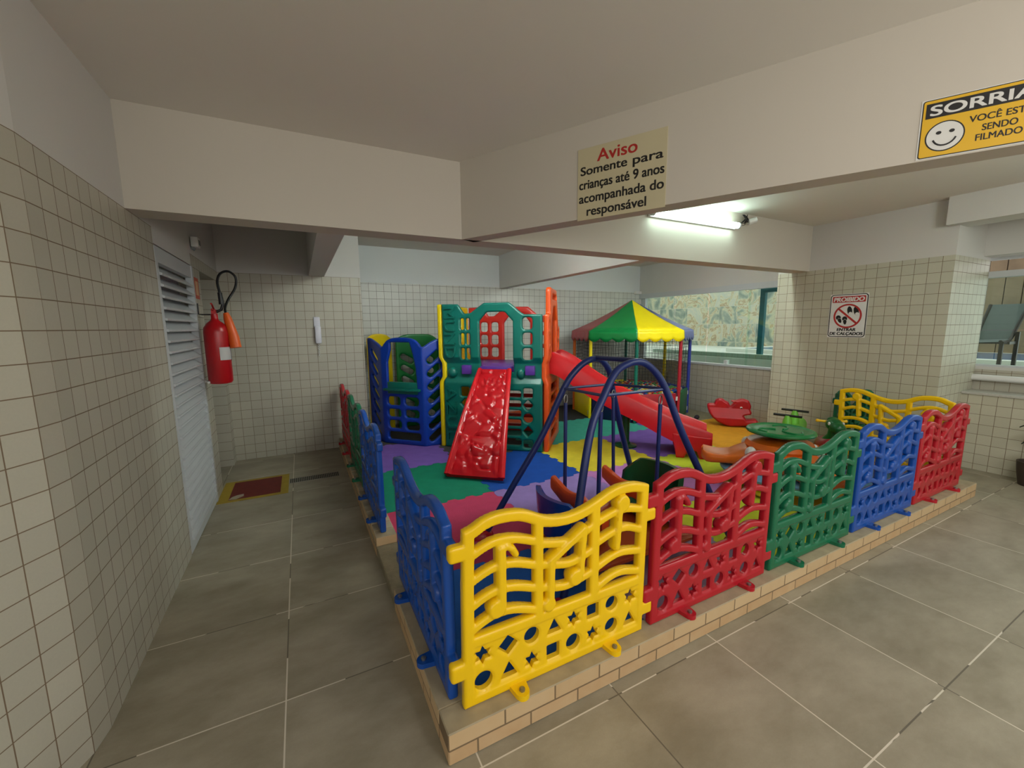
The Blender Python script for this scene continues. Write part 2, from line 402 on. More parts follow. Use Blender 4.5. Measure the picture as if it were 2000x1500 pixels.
# ------------------------------------------------------------------ common materials
white_paint = plain('white_paint', (206, 204, 199), 0.75, 0.015, 1.5)
warm_paint = plain('warm_white_paint', (203, 196, 184), 0.75, 0.015, 1.5)
alu = plain('white_aluminium', (196, 200, 202), 0.4, 0.02)
grey_alu = plain('grey_aluminium', (150, 156, 158), 0.4, 0.02, metal=0.3)
black = plastic('black_plastic', (18, 18, 20), 0.4)
white_pl = plastic('white_plastic', (226, 226, 224), 0.35)
P_RED = plastic('red_plastic', (178, 26, 40), 0.26)
P_YEL = plastic('yellow_plastic', (246, 200, 8), 0.26)
P_BLU = plastic('blue_plastic', (18, 76, 164), 0.26)
P_GRN = plastic('green_plastic', (20, 106, 72), 0.26)
T_GRN = plastic('teal_plastic', (8, 104, 92), 0.3)
T_BLU = plastic('deep_blue_plastic', (8, 56, 160), 0.3)
T_RED = plastic('tower_red_plastic', (206, 46, 38), 0.3)
S_RED = plastic('slide_red_plastic', (204, 26, 34), 0.25)
T_ORA = plastic('orange_red_plastic', (226, 84, 26), 0.3)
T_YEL = plastic('lemon_plastic', (236, 206, 12), 0.3)
D_GRN = plastic('dark_green_plastic', (8, 74, 40), 0.28)
M_GRN = plastic('leaf_green_plastic', (16, 122, 56), 0.3)
LIME = plastic('lime_plastic', (120, 204, 70), 0.35)
ORA = plastic('orange_plastic', (228, 112, 28), 0.25)
PURP = plastic('purple_plastic', (92, 52, 150), 0.35)
STEEL_B = plain('blue_painted_steel', (24, 42, 104), 0.32, 0.05, 20)
chrome = plain('zinc_steel', (150, 150, 148), 0.35, 0.05, 20, metal=0.9)

# ------------------------------------------------------------------ the room
YB, XW, XP, YC = 6.12, 5.95, 5.42, 5.48       # back wall, window wall, pillar face, corridor end wall
g = G(); g.bx(-9.0, 6.5, -16, -4.6, -0.1, -0.005); struct(g.build('outside_ground_front', plain('pale_bounce_ground', (206, 200, 186), 0.8, 0.05, 2), smooth=False))  # unseen ground behind the camera, made pale to bounce light onto the ceiling
g = G(); g.bx(-6.0, 6.5, -4.6, 6.4, -0.1, 0.0); struct(g.build('floor', floor_mat(), smooth=False))
g = G(); g.bx(-1.6, 6.6, -4.5, 6.4, 2.61, 2.75); struct(g.build('ceiling', plain('ceiling_paint', (226, 222, 214), 0.8, 0.015, 1.2), smooth=False))

tl = tile_mat('wall_tiles_corridor_side', (0, 1), 1.81, 0.1015, grout=(116, 98, 78))
d3 = (math.sin(math.radians(27)), math.cos(math.radians(27))); d2 = (math.sin(math.radians(9)), math.cos(math.radians(9)))
B1 = (-0.737, 1.915); B2 = (B1[0]-0.1015*d2[0], B1[1]-0.1015*d2[1]); B3 = (B2[0]-2.2*d3[0], B2[1]-2.2*d3[1])
def wallpoly(pts, z0, z1, name, mat):
    g = G(); g.prism(pts, z0, z1); return struct(g.build(name, mat, smooth=False))
wallpoly([(-0.737, 3.25), (-1.0, 3.25), (-1.0, 1.95), B1], 0, 2.61, 'wall_left', tl)
wallpoly([B1, (-1.0, 1.95), (-1.05, 1.85), B2], 0, 2.61, 'wall_left_bend', tile_mat('wall_tiles_bend', d2, B1[0]*d2[0]+B1[1]*d2[1], 0.1015))
wallpoly([B2, (-1.05, 1.85), (B3[0]-0.3, B3[1]), B3], 0, 2.61, 'wall_left_front', tile_mat('wall_tiles_front', d3, B2[0]*d3[0]+B2[1]*d3[1], 0.1015, tile=(190, 186, 170)))
g = G(); g.bx(-1.0, -0.737, 3.25, 4.235, 2.005, 2.61); struct(g.build('wall_left_over_door', white_paint, smooth=False))
g = G(); g.bx(-1.0, -0.737, 4.235, 4.53, 0, 2.61); g.bx(-1.0, -0.737, 4.53, 5.3, 2.0, 2.61); g.bx(-1.0, -0.737, 5.3, 5.6, 0, 2.61)
struct(g.build('wall_left_niche', tl, smooth=False))
g = G(); g.bx(-1.75, -1.0, 4.35, 4.53, 0, 2.2); g.bx(-1.75, -1.0, 5.3, 5.48, 0, 2.2); g.bx(-1.9, -1.75, 4.35, 5.48, 0, 2.2); g.bx(-1.75, -1.0, 4.53, 5.3, 2.0, 2.2)
struct(g.build('wall_left_recess', tile_mat('wall_tiles_recess', (1, 1), 0.02, 0.1015, tile=(176, 176, 172)), smooth=False))
g = G(); g.bx(-1.75, 0.722, YC, YC+0.2, 0, 2.61); struct(g.build('wall_back_corridor', tile_mat('wall_tiles_corridor_end', (1, 0), -0.334, 0.1037), smooth=False))
g = G(); g.bx(0.70, 0.722, YC+0.2, YB+0.1, 0, 2.61); g.bx(0.55, 0.7215, YC+0.2, YB, 0, 2.61); struct(g.build('wall_back_return', tile_mat('wall_tiles_return', (0, 1), YC, 0.1015, top=2.115), smooth=False))
g = G(); g.bx(0.5, 6.02, YB, YB+0.2, 0, 2.61); struct(g.build('wall_back', tile_mat('wall_tiles_back', (1, 0), 0.807, 0.1028, paint=(216, 220, 220), tile=(206, 207, 200), grout=(98, 94, 84), top=2.118), smooth=False))
tw = tile_mat('wall_tiles_window_side', (0, 1), 3.2, 0.1015, z0=0.03, top=2.0)
g = G(); g.bx(XW, XW+0.2, 3.1, YB, 0, 0.835); struct(g.build('wall_right_below_window', tw, smooth=False))
g = G(); g.bx(XW, XW+0.2, 3.1, YB, 2.085, 2.61); struct(g.build('wall_right_over_window', white_paint, smooth=False))
g = G(); g.bx(XP, 6.3, 1.60, 3.185, 0, 2.61)
struct(g.build('pillar', tile_mat('wall_tiles_pillar', (0.9, 1), 1.585+XP*0.9, 0.0985, z0=0.085, zp=0.0985, top=2.105, tile=(190, 188, 168)), smooth=False))
g = G(); g.bx(6.03, 6.32, -4.5, 1.60, 0, 0.765); struct(g.build('wall_right_low', tile_mat('wall_tiles_low', (0, 1), 1.45, 0.1015, z0=0.06, top=2.0, tile=(196, 192, 172)), smooth=False))
g = G(); g.bx(6.01, 6.34, -4.5, 1.60, 0.765, 0.79); struct(g.build('trim_1', plain('granite_ledge', (186, 184, 176), 0.35, 0.1, 60), smooth=False, bevel=0.004))
g = G(); g.bx(6.32, 6.5, -4.5, 1.70, 0, 1.03); struct(g.build('wall_right_window_sill', tile_mat('wall_tiles_sill', (0, 1), 1.45, 0.1015, z0=0.06, top=1.0), smooth=False))
g = G(); g.bx(6.1, 6.45, -4.5, 1.60, 2.135, 2.61); struct(g.build('wall_right_lintel', white_paint, smooth=False))

# beams
g = G(); g.bx(-0.737, XP, 2.83, 3.03, 2.10, 2.61); struct(g.build('ceiling_beam', warm_paint, smooth=False))
K = math.hypot(1, 0.535); bd = Vector((0.535/K, -1/K, 0)); bn = Vector((-bd.y*-1, 0, 0))
BO = Vector((1.067, 2.83, 2.10))                    # corner where the oblique beam leaves the straight one
nr = Vector((1/K, 0.535/K, 0))                      # towards the play area
p0 = BO; p1 = BO+bd*6.2
g = G(); g.prism([(p0.x, p0.y), (p1.x, p1.y), (p1.x+nr.x*0.13, p1.y+nr.y*0.13), (p0.x+nr.x*0.13, p0.y+nr.y*0.13)], 2.10, 2.61); struct(g.build('ceiling_beam_oblique', warm_paint, smooth=False))
g = G(); g.bx(0.15, 0.315, 3.03, YC, 2.10, 2.61); struct(g.build('ceiling_beam_corridor', white_paint, smooth=False))
g = G(); g.bx(2.93, 3.06, 3.03, YB, 2.10, 2.61); struct(g.build('ceiling_beam_play_area', white_paint, smooth=False))
g = G(); g.bx(5.31, 5.6, -4.5, 1.66, 2.365, 2.61); struct(g.build('ceiling_beam_window_side', white_paint, smooth=False))

# louvred door
d = G(); y0, y1 = 3.252, 4.232
d.bx(-0.775, -0.735, y0, y0+0.045, 0.01, 1.995); d.bx(-0.775, -0.728, y1-0.045, y1, 0.01, 1.995); d.bx(-0.775, -0.735, y0+0.045, y1-0.045, 0.01, 0.09); d.bx(-0.775, -0.735, y0+0.045, y1-0.045, 1.90, 1.995)
for k in range(26):
    z = 0.09+0.0697*(k+0.5)
    Mx = Matrix.Translation((-0.770, (y0+y1)/2, z)) @ Matrix.Rotation(math.radians(-50), 4, 'Y')
    d.box((0, 0, 0), (0.011, y1-y0-0.09, 0.104), Mx); d.tube([(-0.730, y0+0.05, z-0.034), (-0.730, y1-0.05, z-0.034)], 0.009, 8)
d.bx(-0.84, -0.83, y0+0.001, y1-0.001, 0.011, 1.994)
door = struct(d.build('door_1', alu, smooth=False))
h = G(); h.tube([(-0.73, y1-0.03, 1.06), (-0.69, y1-0.03, 1.06)], 0.009); h.tube([(-0.69, y1-0.025, 1.06), (-0.685, y1-0.09, 1.062), (-0.685, y1-0.12, 1.058)], 0.009)
h.build('door_handle', white_pl, door)

# windows
gl1 = glass_mat('clear_glass_green'); gl2 = glass_mat('clear_glass')
g = G(); g.bx(XW-0.005, XW+0.10, 3.19, YB, 2.0, 2.085); g.bx(XW-0.015, XW+0.12, 3.19, YB, 0.835, 0.865); g.bx(XW+0.03, XW+0.09, YB-0.13, YB-0.02, 0.865, 2.03)
w1 = struct(g.build('window_1', alu, smooth=False))
ed = [3.2, 3.47, 3.86, 4.58, 4.95, 5.35, 5.62, 6.0]
for a, b in ((3.2, 3.93), (3.90, 4.60), (4.62, 5.28), (5.30, 5.98)):
    q = G(); q.bx(XW+0.05, XW+0.058, a, b, 0.87, 2.03); q.build('pane', gl1, w1, smooth=False)
q = G(); q.bx(XW+0.02, XW+0.09, 4.21, 4.26, 0.87, 0.93); q.build('latch', white_pl, w1, smooth=False)
g = G(); g.bx(6.34, 6.42, -4.5, 1.62, 1.03, 1.05); g.bx(6.30, 6.42, -4.5, 1.62, 1.935, 1.995); g.bx(6.34, 6.42, -4.5, 1.62, 2.11, 2.14)
w2 = struct(g.build('window_2', alu, smooth=False))
q = G(); q.bx(6.37, 6.378, -4.5, 1.62, 1.05, 1.40); q.build('pane', gl2, w2, smooth=False)
q = G(); q.bx(6.385, 6.393, -4.5, 1.62, 1.41, 1.94); q.build('pane', gl2, w2, smooth=False)
q = G(); q.tube([(6.26, 1.60, 0.92), (6.26, -4.5, 0.92)], 0.032); struct(q.build('trim_2', white_pl))

# brick platform
kb = brick_mat('curb_brick_front', (1, 0), 0.35)
kl = brick_mat('curb_brick_side', (0, 1), 1.18)
conc = plain('rough_concrete', (134, 124, 100), 0.9, 0.2, 22, 0.9, bscale=30)
g = G(); g.bx(0.35, 5.08, 1.18, 1.288, 0, 0.122); struct(g.build('platform_curb', kb, smooth=False, bevel=0.004, seg=1))
g = G(); g.bx(0.3495, 0.482, 1.288, 2.07, 0, 0.1215); struct(g.build('platform_curb_side', kl, smooth=False, bevel=0.003, seg=1))
g = G(); g.bx(0.352, 0.486, 2.07, 2.66, 0, 0.066); struct(g.build('platform_curb_gap', conc, smooth=False, bevel=0.004, seg=1))
g = G(); g.bx(0.35, 0.486, 2.66, YB, 0, 0.06)
k = 0; y = 2.66
while y < YB-0.1:
    g.bx(0.352+0.008*random.random(), 0.487, y+0.003, y+0.107, 0.06, 0.121+0.006*random.random()); y += 0.11
struct(g.build('platform_curb_far', kl, smooth=False, bevel=0.003, seg=1))
g = G(); g.bx(4.93, 5.0795, 1.288, 2.3, 0, 0.1215); struct(g.build('platform_curb_end', kl, smooth=False, bevel=0.003, seg=1))
g = G(); g.bx(0.486, 4.93, 1.288, 2.3, 0, 0.04); g.bx(0.486, XP, 2.3, 3.18, 0, 0.04); g.bx(0.486, XW, 3.18, YB, 0, 0.04)
struct(g.build('platform_floor', conc, smooth=False))

# floor marking and drain
def slabs(name, rects, z0, z1, mat, label, cat):
    g = G()
    for x0, x1, y0, y1 in rects: g.bx(x0, x1, y0, y1, z0, z1)
    return tag(g.build(name, mat, smooth=False), label, cat)
slabs('floor_marking', [(-0.735, -0.19, 4.14, 4.70)], 0.0, 0.002, plain('yellow_floor_paint', (158, 134, 34), 0.7, 0.12, 14),
      'yellow painted rectangle on the floor below the fire extinguisher', 'floor marking')
o = bpy.data.objects['floor_marking']
g = G(); g.bx(-0.655, -0.255, 4.19, 4.655, 0.002, 0.0032); r_ = g.build('red_field', plain('red_floor_paint', (104, 28, 20), 0.7, 0.15, 14), o, smooth=False); r_['label'] = 'red painted centre of the marking'
g = G(); g.prism([(-0.655, 4.20), (-0.60, 4.19), (-0.545, 4.245), (-0.55, 4.30), (-0.60, 4.29), (-0.635, 4.26)], 0.0032, 0.0038); g.build('worn_patch', plain('bare_floor', (170, 160, 140), 0.7), o, smooth=False)
g = G()
for i in range(48):
    for a in range(2): pass
g.bx(-0.19, 0.27, 4.385, 4.52, 0.001, 0.003)
dr = tag(g.build('floor_drain', plain('drain_frame', (150, 147, 136), 0.5, 0.1, metal=0.2), smooth=False), 'long perforated drain grating in the floor between the red marking and the brick curb', 'drain')
g = G()
for i in range(27):
    for j in range(4): g.bx(-0.18+i*0.0165, -0.168+i*0.0165, 4.395+j*0.031, 4.419+j*0.031, 0.003, 0.0036)
g.build('holes', plain('drain_dark', (28, 26, 22), 0.9), dr, smooth=False)

# ------------------------------------------------------------------ foam mats
XS = [0.492, 1.42, 2.38, 3.34, 4.30, 5.27, 5.94]; YS = [1.293, 2.16, 3.13, 4.10, 5.07, 6.11]
COL = {'pink': (182, 58, 92), 'green': (14, 122, 92), 'blue': (16, 70, 156), 'purple': (120, 88, 172), 'lilac': (140, 116, 176), 'orchid': (176, 116, 178),
       'pale lilac': (176, 152, 184), 'yellow': (208, 192, 50), 'lime': (186, 202, 48), 'bright lime': (214, 220, 56), 'turquoise': (64, 168, 148), 'orange': (206, 142, 30),
       'red orange': (206, 84, 40), 'black': (40, 42, 44), 'dark grey': (74, 72, 70), 'golden yellow': (226, 178, 30), 'sky blue': (96, 148, 196), 'cobalt': (36, 96, 178)}
GRID = [['cobalt', 'pale lilac', 'bright lime', 'golden yellow', 'sky blue', None],
        ['pink', 'lilac', 'orchid', 'lime', 'orange', None],
        ['green', 'blue', 'yellow', 'purple', 'orange', 'orange'],
        ['purple', 'dark grey', 'turquoise', 'turquoise', 'purple', None],
        ['dark grey', 'dark grey', 'red orange', 'black', 'black', None]]
WHERE = {(0, 0): 'behind the yellow fence panel at the corner', (0, 1): 'under the swing, beside the red fence panel', (0, 2): 'behind the red fence panel at the front', (0, 3): 'under the orange merry-go-round',
         (0, 4): 'behind the blue fence panel near the end', (1, 0): 'at the gap in the fence', (1, 1): 'under the blue swing seat', (1, 2): 'behind the green swing seat', (1, 3): 'at the foot of the red slide',
         (1, 4): 'behind the green disc of the merry-go-round', (2, 0): 'at the foot of the red climbing ramp', (2, 1): 'right beside the climbing ramp', (2, 2): 'before the tower, bordering turquoise and purple mats',
         (2, 3): 'under the middle of the red slide', (2, 4): 'before the red rocking animal, beyond the slide', (2, 5): 'under the red rocking animal by the window wall', (3, 0): 'before the blue playhouse',
         (3, 1): 'under the playhouse and tower', (3, 2): 'at the foot of the orange tower panel', (3, 3): 'before the blue side of the ball pit', (3, 4): 'under the right edge of the ball pit',
         (4, 0): 'in the far corner behind the playhouse', (4, 1): 'behind the tower by the back wall', (4, 2): 'beside the tower by the back wall', (4, 3): 'beside the yellow side of the ball pit', (4, 4): 'under the ball pit by the window'}
def tooth(p, q, key):
    """shared jigsaw edge from p to q"""
    n = 11; out = []; dx, dy = q[0]-p[0], q[1]-p[1]; L = math.hypot(dx, dy); nx_, ny_ = -dy/L, dx/L
    for i in range(n):
        s = 0.016 if (i % 2 == 0) else -0.016
        for t in ((i+0.12)/n, (i+0.88)/n):
            tt = 0.03+t*0.94; out.append((p[0]+dx*tt+nx_*s, p[1]+dy*tt+ny_*s))
    return out
def mat_poly(i, j):
    x0, x1, y0, y1 = XS[j], XS[j+1], YS[i], YS[i+1]
    has = lambda a, b: 0 <= a < 5 and 0 <= b < 6 and GRID[a][b] is not None
    P = [(x0, y0)]
    if has(i-1, j): P += tooth((x0, y0), (x1, y0), 0)
    P.append((x1, y0))
    if has(i, j+1): P += tooth((x1, y0), (x1, y1), 0)
    P.append((x1, y1))
    if has(i+1, j): P += list(reversed(tooth((x0, y1), (x1, y1), 0)))
    P.append((x0, y1))
    if has(i, j-1): P += list(reversed(tooth((x0, y0), (x0, y1), 0)))
    cx, cy = (x0+x1)/2, (y0+y1)/2
    return [(x-(0.0012 if x > cx else -0.0012), y-(0.0012 if y > cy else -0.0012)) for x, y in P]
XS_E = 4.915
for i in range(5):
    for j in range(6):
        c = GRID[i][j]
        if c is None: continue
        P = mat_poly(i, j)
        if (i, j) == (0, 4): P = [(min(x, XS_E), y) for x, y in P]
        if (i, j) == (2, 5): P = [(x, max(y, 3.19)) for x, y in P]
        g = G(); g.prism(P, 0.04, 0.06)
        tag(g.build('foam_mat', foam(c.replace(' ', '_'), COL[c]), smooth=False), '%s foam puzzle mat %s' % (c, WHERE[(i, j)]), 'mat', 'foam puzzle mats on the play floor')

# ------------------------------------------------------------------ musical fence panels
TOP = smooth_pts([(0.013, 0.676), (0.048, 0.687), (0.088, 0.706), (0.149, 0.716), (0.227, 0.709), (0.278, 0.691), (0.331, 0.664), (0.378, 0.650), (0.443, 0.643), (0.510, 0.651), (0.580, 0.672), (0.652, 0.700), (0.717, 0.712), (0.796, 0.706), (0.868, 0.684)], 3)
def fence_field(X, Z):
    out = d_poly(X, Z, [(0.0, 0.0), (0.853, 0.0), (0.866, 0.60)]+list(reversed(TOP))+[(0.006, 0.43)])
    full = np.maximum(out, -9)
    for b in ((-0.04, 0.03, 0.570, 0.630), (-0.045, 0.03, 0.118, 0.186), (0.83, 0.912, 0.515, 0.572), (0.83, 0.908, 0.07, 0.130)):
        full = np.maximum(full, d_box(X, Z, *b, 0.012))
    band = 0.043-out                                                     # the outer frame
    solid = np.where(out > 0, band, 9.0)
    low = 0.272-Z
    r0 = 0.0165
    A = [d_caps(X, Z, [(0.313, 0.25), (0.313, 0.66)], 0.0205), d_caps(X, Z, [(0.578, 0.25), (0.581, 0.66)], 0.0225)]
    for dz in (0, -0.0955, -0.189, -0.279): A.append(d_caps(X, Z, smooth_pts([(0.03, 0.572+dz), (0.086, 0.597+dz), (0.141, 0.609+dz), (0.211, 0.601+dz), (0.30, 0.568+dz)], 4), r0))
    for P in ([(0.32, 0.552), (0.40, 0.533), (0.453, 0.527), (0.50, 0.533), (0.57, 0.568)], [(0.32, 0.468), (0.40, 0.445), (0.47, 0.436), (0.57, 0.462)], [(0.32, 0.375), (0.40, 0.350), (0.464, 0.345), (0.57, 0.366)]): A.append(d_caps(X, Z, smooth_pts(P, 4), r0))
    for P in ([(0.59, 0.572), (0.674, 0.595), (0.75, 0.598), (0.845, 0.574)], [(0.59, 0.485), (0.676, 0.511), (0.75, 0.515), (0.845, 0.478)], [(0.59, 0.376), (0.66, 0.400), (0.729, 0.408), (0.84, 0.386)], [(0.59, 0.284), (0.66, 0.312), (0.73, 0.318), (0.84, 0.290)]): A.append(d_caps(X, Z, smooth_pts(P, 4), r0))
    A += [d_caps(X, Z, [(0.155, 0.36), (0.155, 0.60)], 0.0205), d_circle(X, Z, (0.134, 0.355), 0.037), d_caps(X, Z, [(0.175, 0.585), (0.20, 0.568), (0.213, 0.545)], 0.0135),
          d_caps(X, Z, [(0.363, 0.29), (0.367, 0.475), (0.521, 0.565)], 0.0195), d_caps(X, Z, [(0.519, 0.56), (0.506, 0.385)], 0.018), d_circle(X, Z, (0.357, 0.296), 0.031), d_circle(X, Z, (0.481, 0.372), 0.035),
          d_circle(X, Z, (0.718, 0.632), 0.037), d_caps(X, Z, [(0.703, 0.62), (0.69, 0.445)], 0.0185)]
    for a in A: solid = np.maximum(solid, a)
    R1, R2 = 0.187, 0.083
    holes = [d_poly(X, Z, star((0.077, R1), 0.038)), d_poly(X, Z, [(0.138, R1), (0.18, R1+0.04), (0.222, R1), (0.18, R1-0.04)]), d_circle(X, Z, (0.282, R1), 0.033), d_poly(X, Z, ngon((0.385, R1-0.006), 0.04, 3)),
             d_poly(X, Z, star((0.479, R1), 0.036)), d_box(X, Z, 0.547, 0.607, R1-0.031, R1+0.031, 0.004), d_circle(X, Z, (0.677, R1), 0.032), d_poly(X, Z, star((0.780, R1), 0.037)),
             d_circle(X, Z, (0.079, R2), 0.036), d_poly(X, Z, ngon((0.183, R2-0.008), 0.042, 3)), d_poly(X, Z, star((0.282, R2), 0.036)), d_box(X, Z, 0.35, 0.41, R2-0.031, R2+0.031, 0.004), d_circle(X, Z, (0.477, R2), 0.034),
             d_poly(X, Z, star((0.577, R2), 0.036)), d_circle(X, Z, (0.677, R2), 0.033), d_poly(X, Z, ngon((0.778, R2-0.008), 0.04, 3))]
    for h in holes: low = np.minimum(low, -h)
    solid = np.maximum(solid, low)
    return np.minimum(full, np.where(out > 0, solid, full))
def note_field(X, Z):
    A = [d_caps(X, Z, [(0.155, 0.36), (0.155, 0.575)], 0.0185), d_circle(X, Z, (0.134, 0.355), 0.037), d_caps(X, Z, [(0.175, 0.585), (0.20, 0.568), (0.213, 0.545)], 0.0135), d_caps(X, Z, [(0.363, 0.29), (0.367, 0.475), (0.521, 0.565)], 0.0175), d_caps(X, Z, [(0.519, 0.56), (0.506, 0.385)], 0.016), d_circle(X, Z, (0.357, 0.296), 0.031), d_circle(X, Z, (0.481, 0.372), 0.035),
         d_circle(X, Z, (0.718, 0.632), 0.037), d_caps(X, Z, [(0.703, 0.62), (0.69, 0.445)], 0.0165)]
    r = A[0]
    for a in A[1:]: r = np.maximum(r, a)
    return r
def fence_relief(x, z, d):
    v = float(note_field(np.array([x]), np.array([z]))[0])
    if v > 0: return 0.008*min(1, v/0.005)
    if z < 0.235 and 0.04 < x < 0.825 and z > 0.035 and d > 0: return -0.004*min(1, min(0.235-z, z-0.035, x-0.04, 0.825-x)/0.006)
    return 0.0
FV, FF = plate(fence_field, -0.056, 0.924, -0.012, 0.728, 0.0049, 0.040, 0.013, 0.5, relief=fence_relief)
def fence_mesh(side):
    g = G(); g.add(FV, FF)
    for x in (0.215, 0.66):
        s = side
        ring = [(x+0.028*math.cos(a), s*(0.055+0.028*math.sin(a)*1.0)) for a in [PI*k/10 for k in range(11)]]
        pts = [(x+0.036, 0.0), *ring, (x-0.036, 0.0)] if s > 0 else [(x-0.036, 0.0), *reversed(ring), (x+0.036, 0.0)]
        g.prism(pts, -0.004, 0.018)
    return g.mesh('fence_panel', True, 50)
FM = {-1: fence_mesh(-1), 1: fence_mesh(1)}
bg_ = G(); bg_.lathe([(0.011, 0), (0.011, 0.008), (0.006, 0.010)], 10); BOLT = bg_.mesh('bolt')
def fence(o, ax, mat, side, label, lean=0.0, sx=1.0):
    t = thing('fence_panel', label, 'fence panel', o, math.atan2(ax[1], ax[0]), 'musical note fence panels round the play floor')
    t.scale = (sx, 1, 1)
    p = link('panel', FM[side], mat, t, Matrix.Rotation(lean, 4, 'X'), objmat=True)
    for x in (0.215, 0.66): link('bolt', BOLT, chrome, t, Matrix.Translation((x, side*0.055, 0.018)))
    return t
FY = 1.256; Z0 = 0.1235
fence((0.432, FY, Z0), (1, 0), P_YEL, -1, 'yellow musical note fence panel at the front corner of the brick platform')
fence((1.336, FY, Z0), (1, 0), P_RED, -1, 'red fence panel between the yellow and the green panel on the front curb')
fence((2.234, FY, Z0), (1, 0), P_GRN, -1, 'green fence panel between red and blue panels on the front curb')
fence((3.134, FY, Z0), (1, 0), P_BLU, -1, 'blue fence panel between green and red panels on the front curb')
fence((4.030, FY, Z0), (1, 0), P_RED, -1, 'red fence panel at the far right end of the front curb')
fence((0.414, 1.302, Z0), (0, 1), P_BLU, 1, 'blue fence panel joined to the yellow corner panel along the corridor side')
fence((0.412, 2.715, Z0), (0, 1), P_BLU, 1, 'blue fence panel beyond the gap, with the green one behind it')
fence((0.412, 3.60, Z0), (0, 1), P_GRN, 1, 'green fence panel between blue and red panels along the corridor side')
fence((0.410, 4.50, Z0), (0, 1), P_RED, 1, 'red fence panel nearest the corridor end wall')
fence((4.985, 1.335, Z0), (0, 1), P_YEL, 1, 'yellow fence panel standing crosswise behind the end of the front row')
fence((5.02, 2.255, 0.075), (0.40, -0.155), P_GRN, 1, 'green fence panel standing by the tiled pillar behind the yellow one', 0.0, 0.49)

# ------------------------------------------------------------------ swing: steel frame
zt = lambda z: (z-0.06)/1.22
fx = smooth_pts([(1.10, 0.075), (1.235, 0.50), (1.365, 0.92), (1.48, 1.11), (1.57, 1.225), (1.66, 1.268), (1.745, 1.278), (1.82, 1.255), (1.90, 1.185), (1.965, 1.07), (2.06, 0.83), (2.25, 0.45), (2.44, 0.075)], 6)
rx = smooth_pts([(1.045, 0.075), (1.235, 0.42), (1.425, 0.76), (1.555, 1.08), (1.63, 1.19), (1.71, 1.25), (1.79, 1.265), (1.86, 1.24), (1.93, 1.16), (1.985, 1.02), (2.15, 0.66), (2.30, 0.36), (2.455, 0.075)], 6)
sw = thing('swing_set', 'blue steel swing frame of two arches standing on the mats', 'swing', (1.76, 2.03, 0.06))
inv = Matrix.Translation((-1.76, -2.03, -0.06))
fa = [(x, 1.60+zt(z)*0.19, z) for x, z in fx]; ra = [(x, 2.46-zt(z)*0.235, z) for x, z in rx]
for P in (fa, ra):
    g = G(); g.tube(P, 0.0215, 12, M=inv); g.build('arch', STEEL_B, sw)
g = G(); g.tube([(1.745, 1.79, 1.285), (1.79, 2.225, 1.272)], 0.016, 10, M=inv); g.build('top_bar', STEEL_B, sw)
cf = [(1.475, 1.765, 1.105), (1.955, 1.765, 1.105), (1.955, 2.262, 1.075), (1.553, 2.262, 1.075)]
for a, b in zip(cf, cf[1:]+cf[:1]):
    g = G(); g.tube([a, b], 0.009, 8, M=inv); g.build('crossbar', STEEL_B, sw)
for P in ((1.07, 1.595), (2.47, 1.60), (1.02, 2.465), (2.475, 2.465)):
    g = G(); g.ell((P[0], P[1], 0.06), (0.085, 0.06, 0.055), 20, 10, inv); V = g.V; g.V = [(x, y, max(z, 0.0)) for x, y, z in V]; f_ = g.build('foot_shoe', P_RED, sw); f_['label'] = 'rounded red plastic foot'

# the carriage that hangs in it
cg = thing('swing_carriage', 'hanging swing carriage with facing blue and green seats and orange bars', 'swing', (1.74, 2.0, 0.12))
ic = Matrix.Translation((-1.74, -2.0, -0.12))
rods = [((1.555, 2.245, 1.05), (1.53, 2.21, 0.17)), ((1.475, 1.785, 1.08), (1.47, 1.79, 0.17)), ((1.965, 2.245, 1.05), (1.96, 2.21, 0.17)), ((1.935, 1.785, 1.08), (1.93, 1.79, 0.17))]
for a, b in rods:
    g = G(); a = Vector(a); b = Vector(b); g.tube([a-Vector((0, 0, 0.07)), b], 0.0125, 10, M=ic); r_ = g.build('rod', STEEL_B, cg)
    h = G(); h.tube([a+Vector((0.014*math.cos(t), 0, -0.045+0.03*math.sin(t))) for t in [2*PI*k/12 for k in range(12)]], 0.004, 6, closed=True, M=ic); h.build('hook', chrome, r_)
for x in (1.485, 1.93):
    P = smooth_pts([(2.28, 0.425), (2.22, 0.405), (2.13, 0.378), (2.05, 0.378), (1.98, 0.395), (1.92, 0.385), (1.83, 0.35), (1.735, 0.34)], 5)
    R = []
    for i, (y, z) in enumerate(P):
        s = 0.042 if 0.15 < i/len(P) < 0.95 else 0.036; hgt = 0.056-0.012*abs(i/len(P)-0.5)
        R.append([(x+0.026*math.copysign(abs(math.cos(a))**0.6, math.cos(a)), y, z+hgt*math.copysign(abs(math.sin(a))**0.6, math.sin(a))) for a in [2*PI*k/16 for k in range(16)]])
    g = G(); g.rings(R, M=ic); q = g.build('safety_bar', T_ORA, cg); q['label'] = 'wavy orange safety bar'
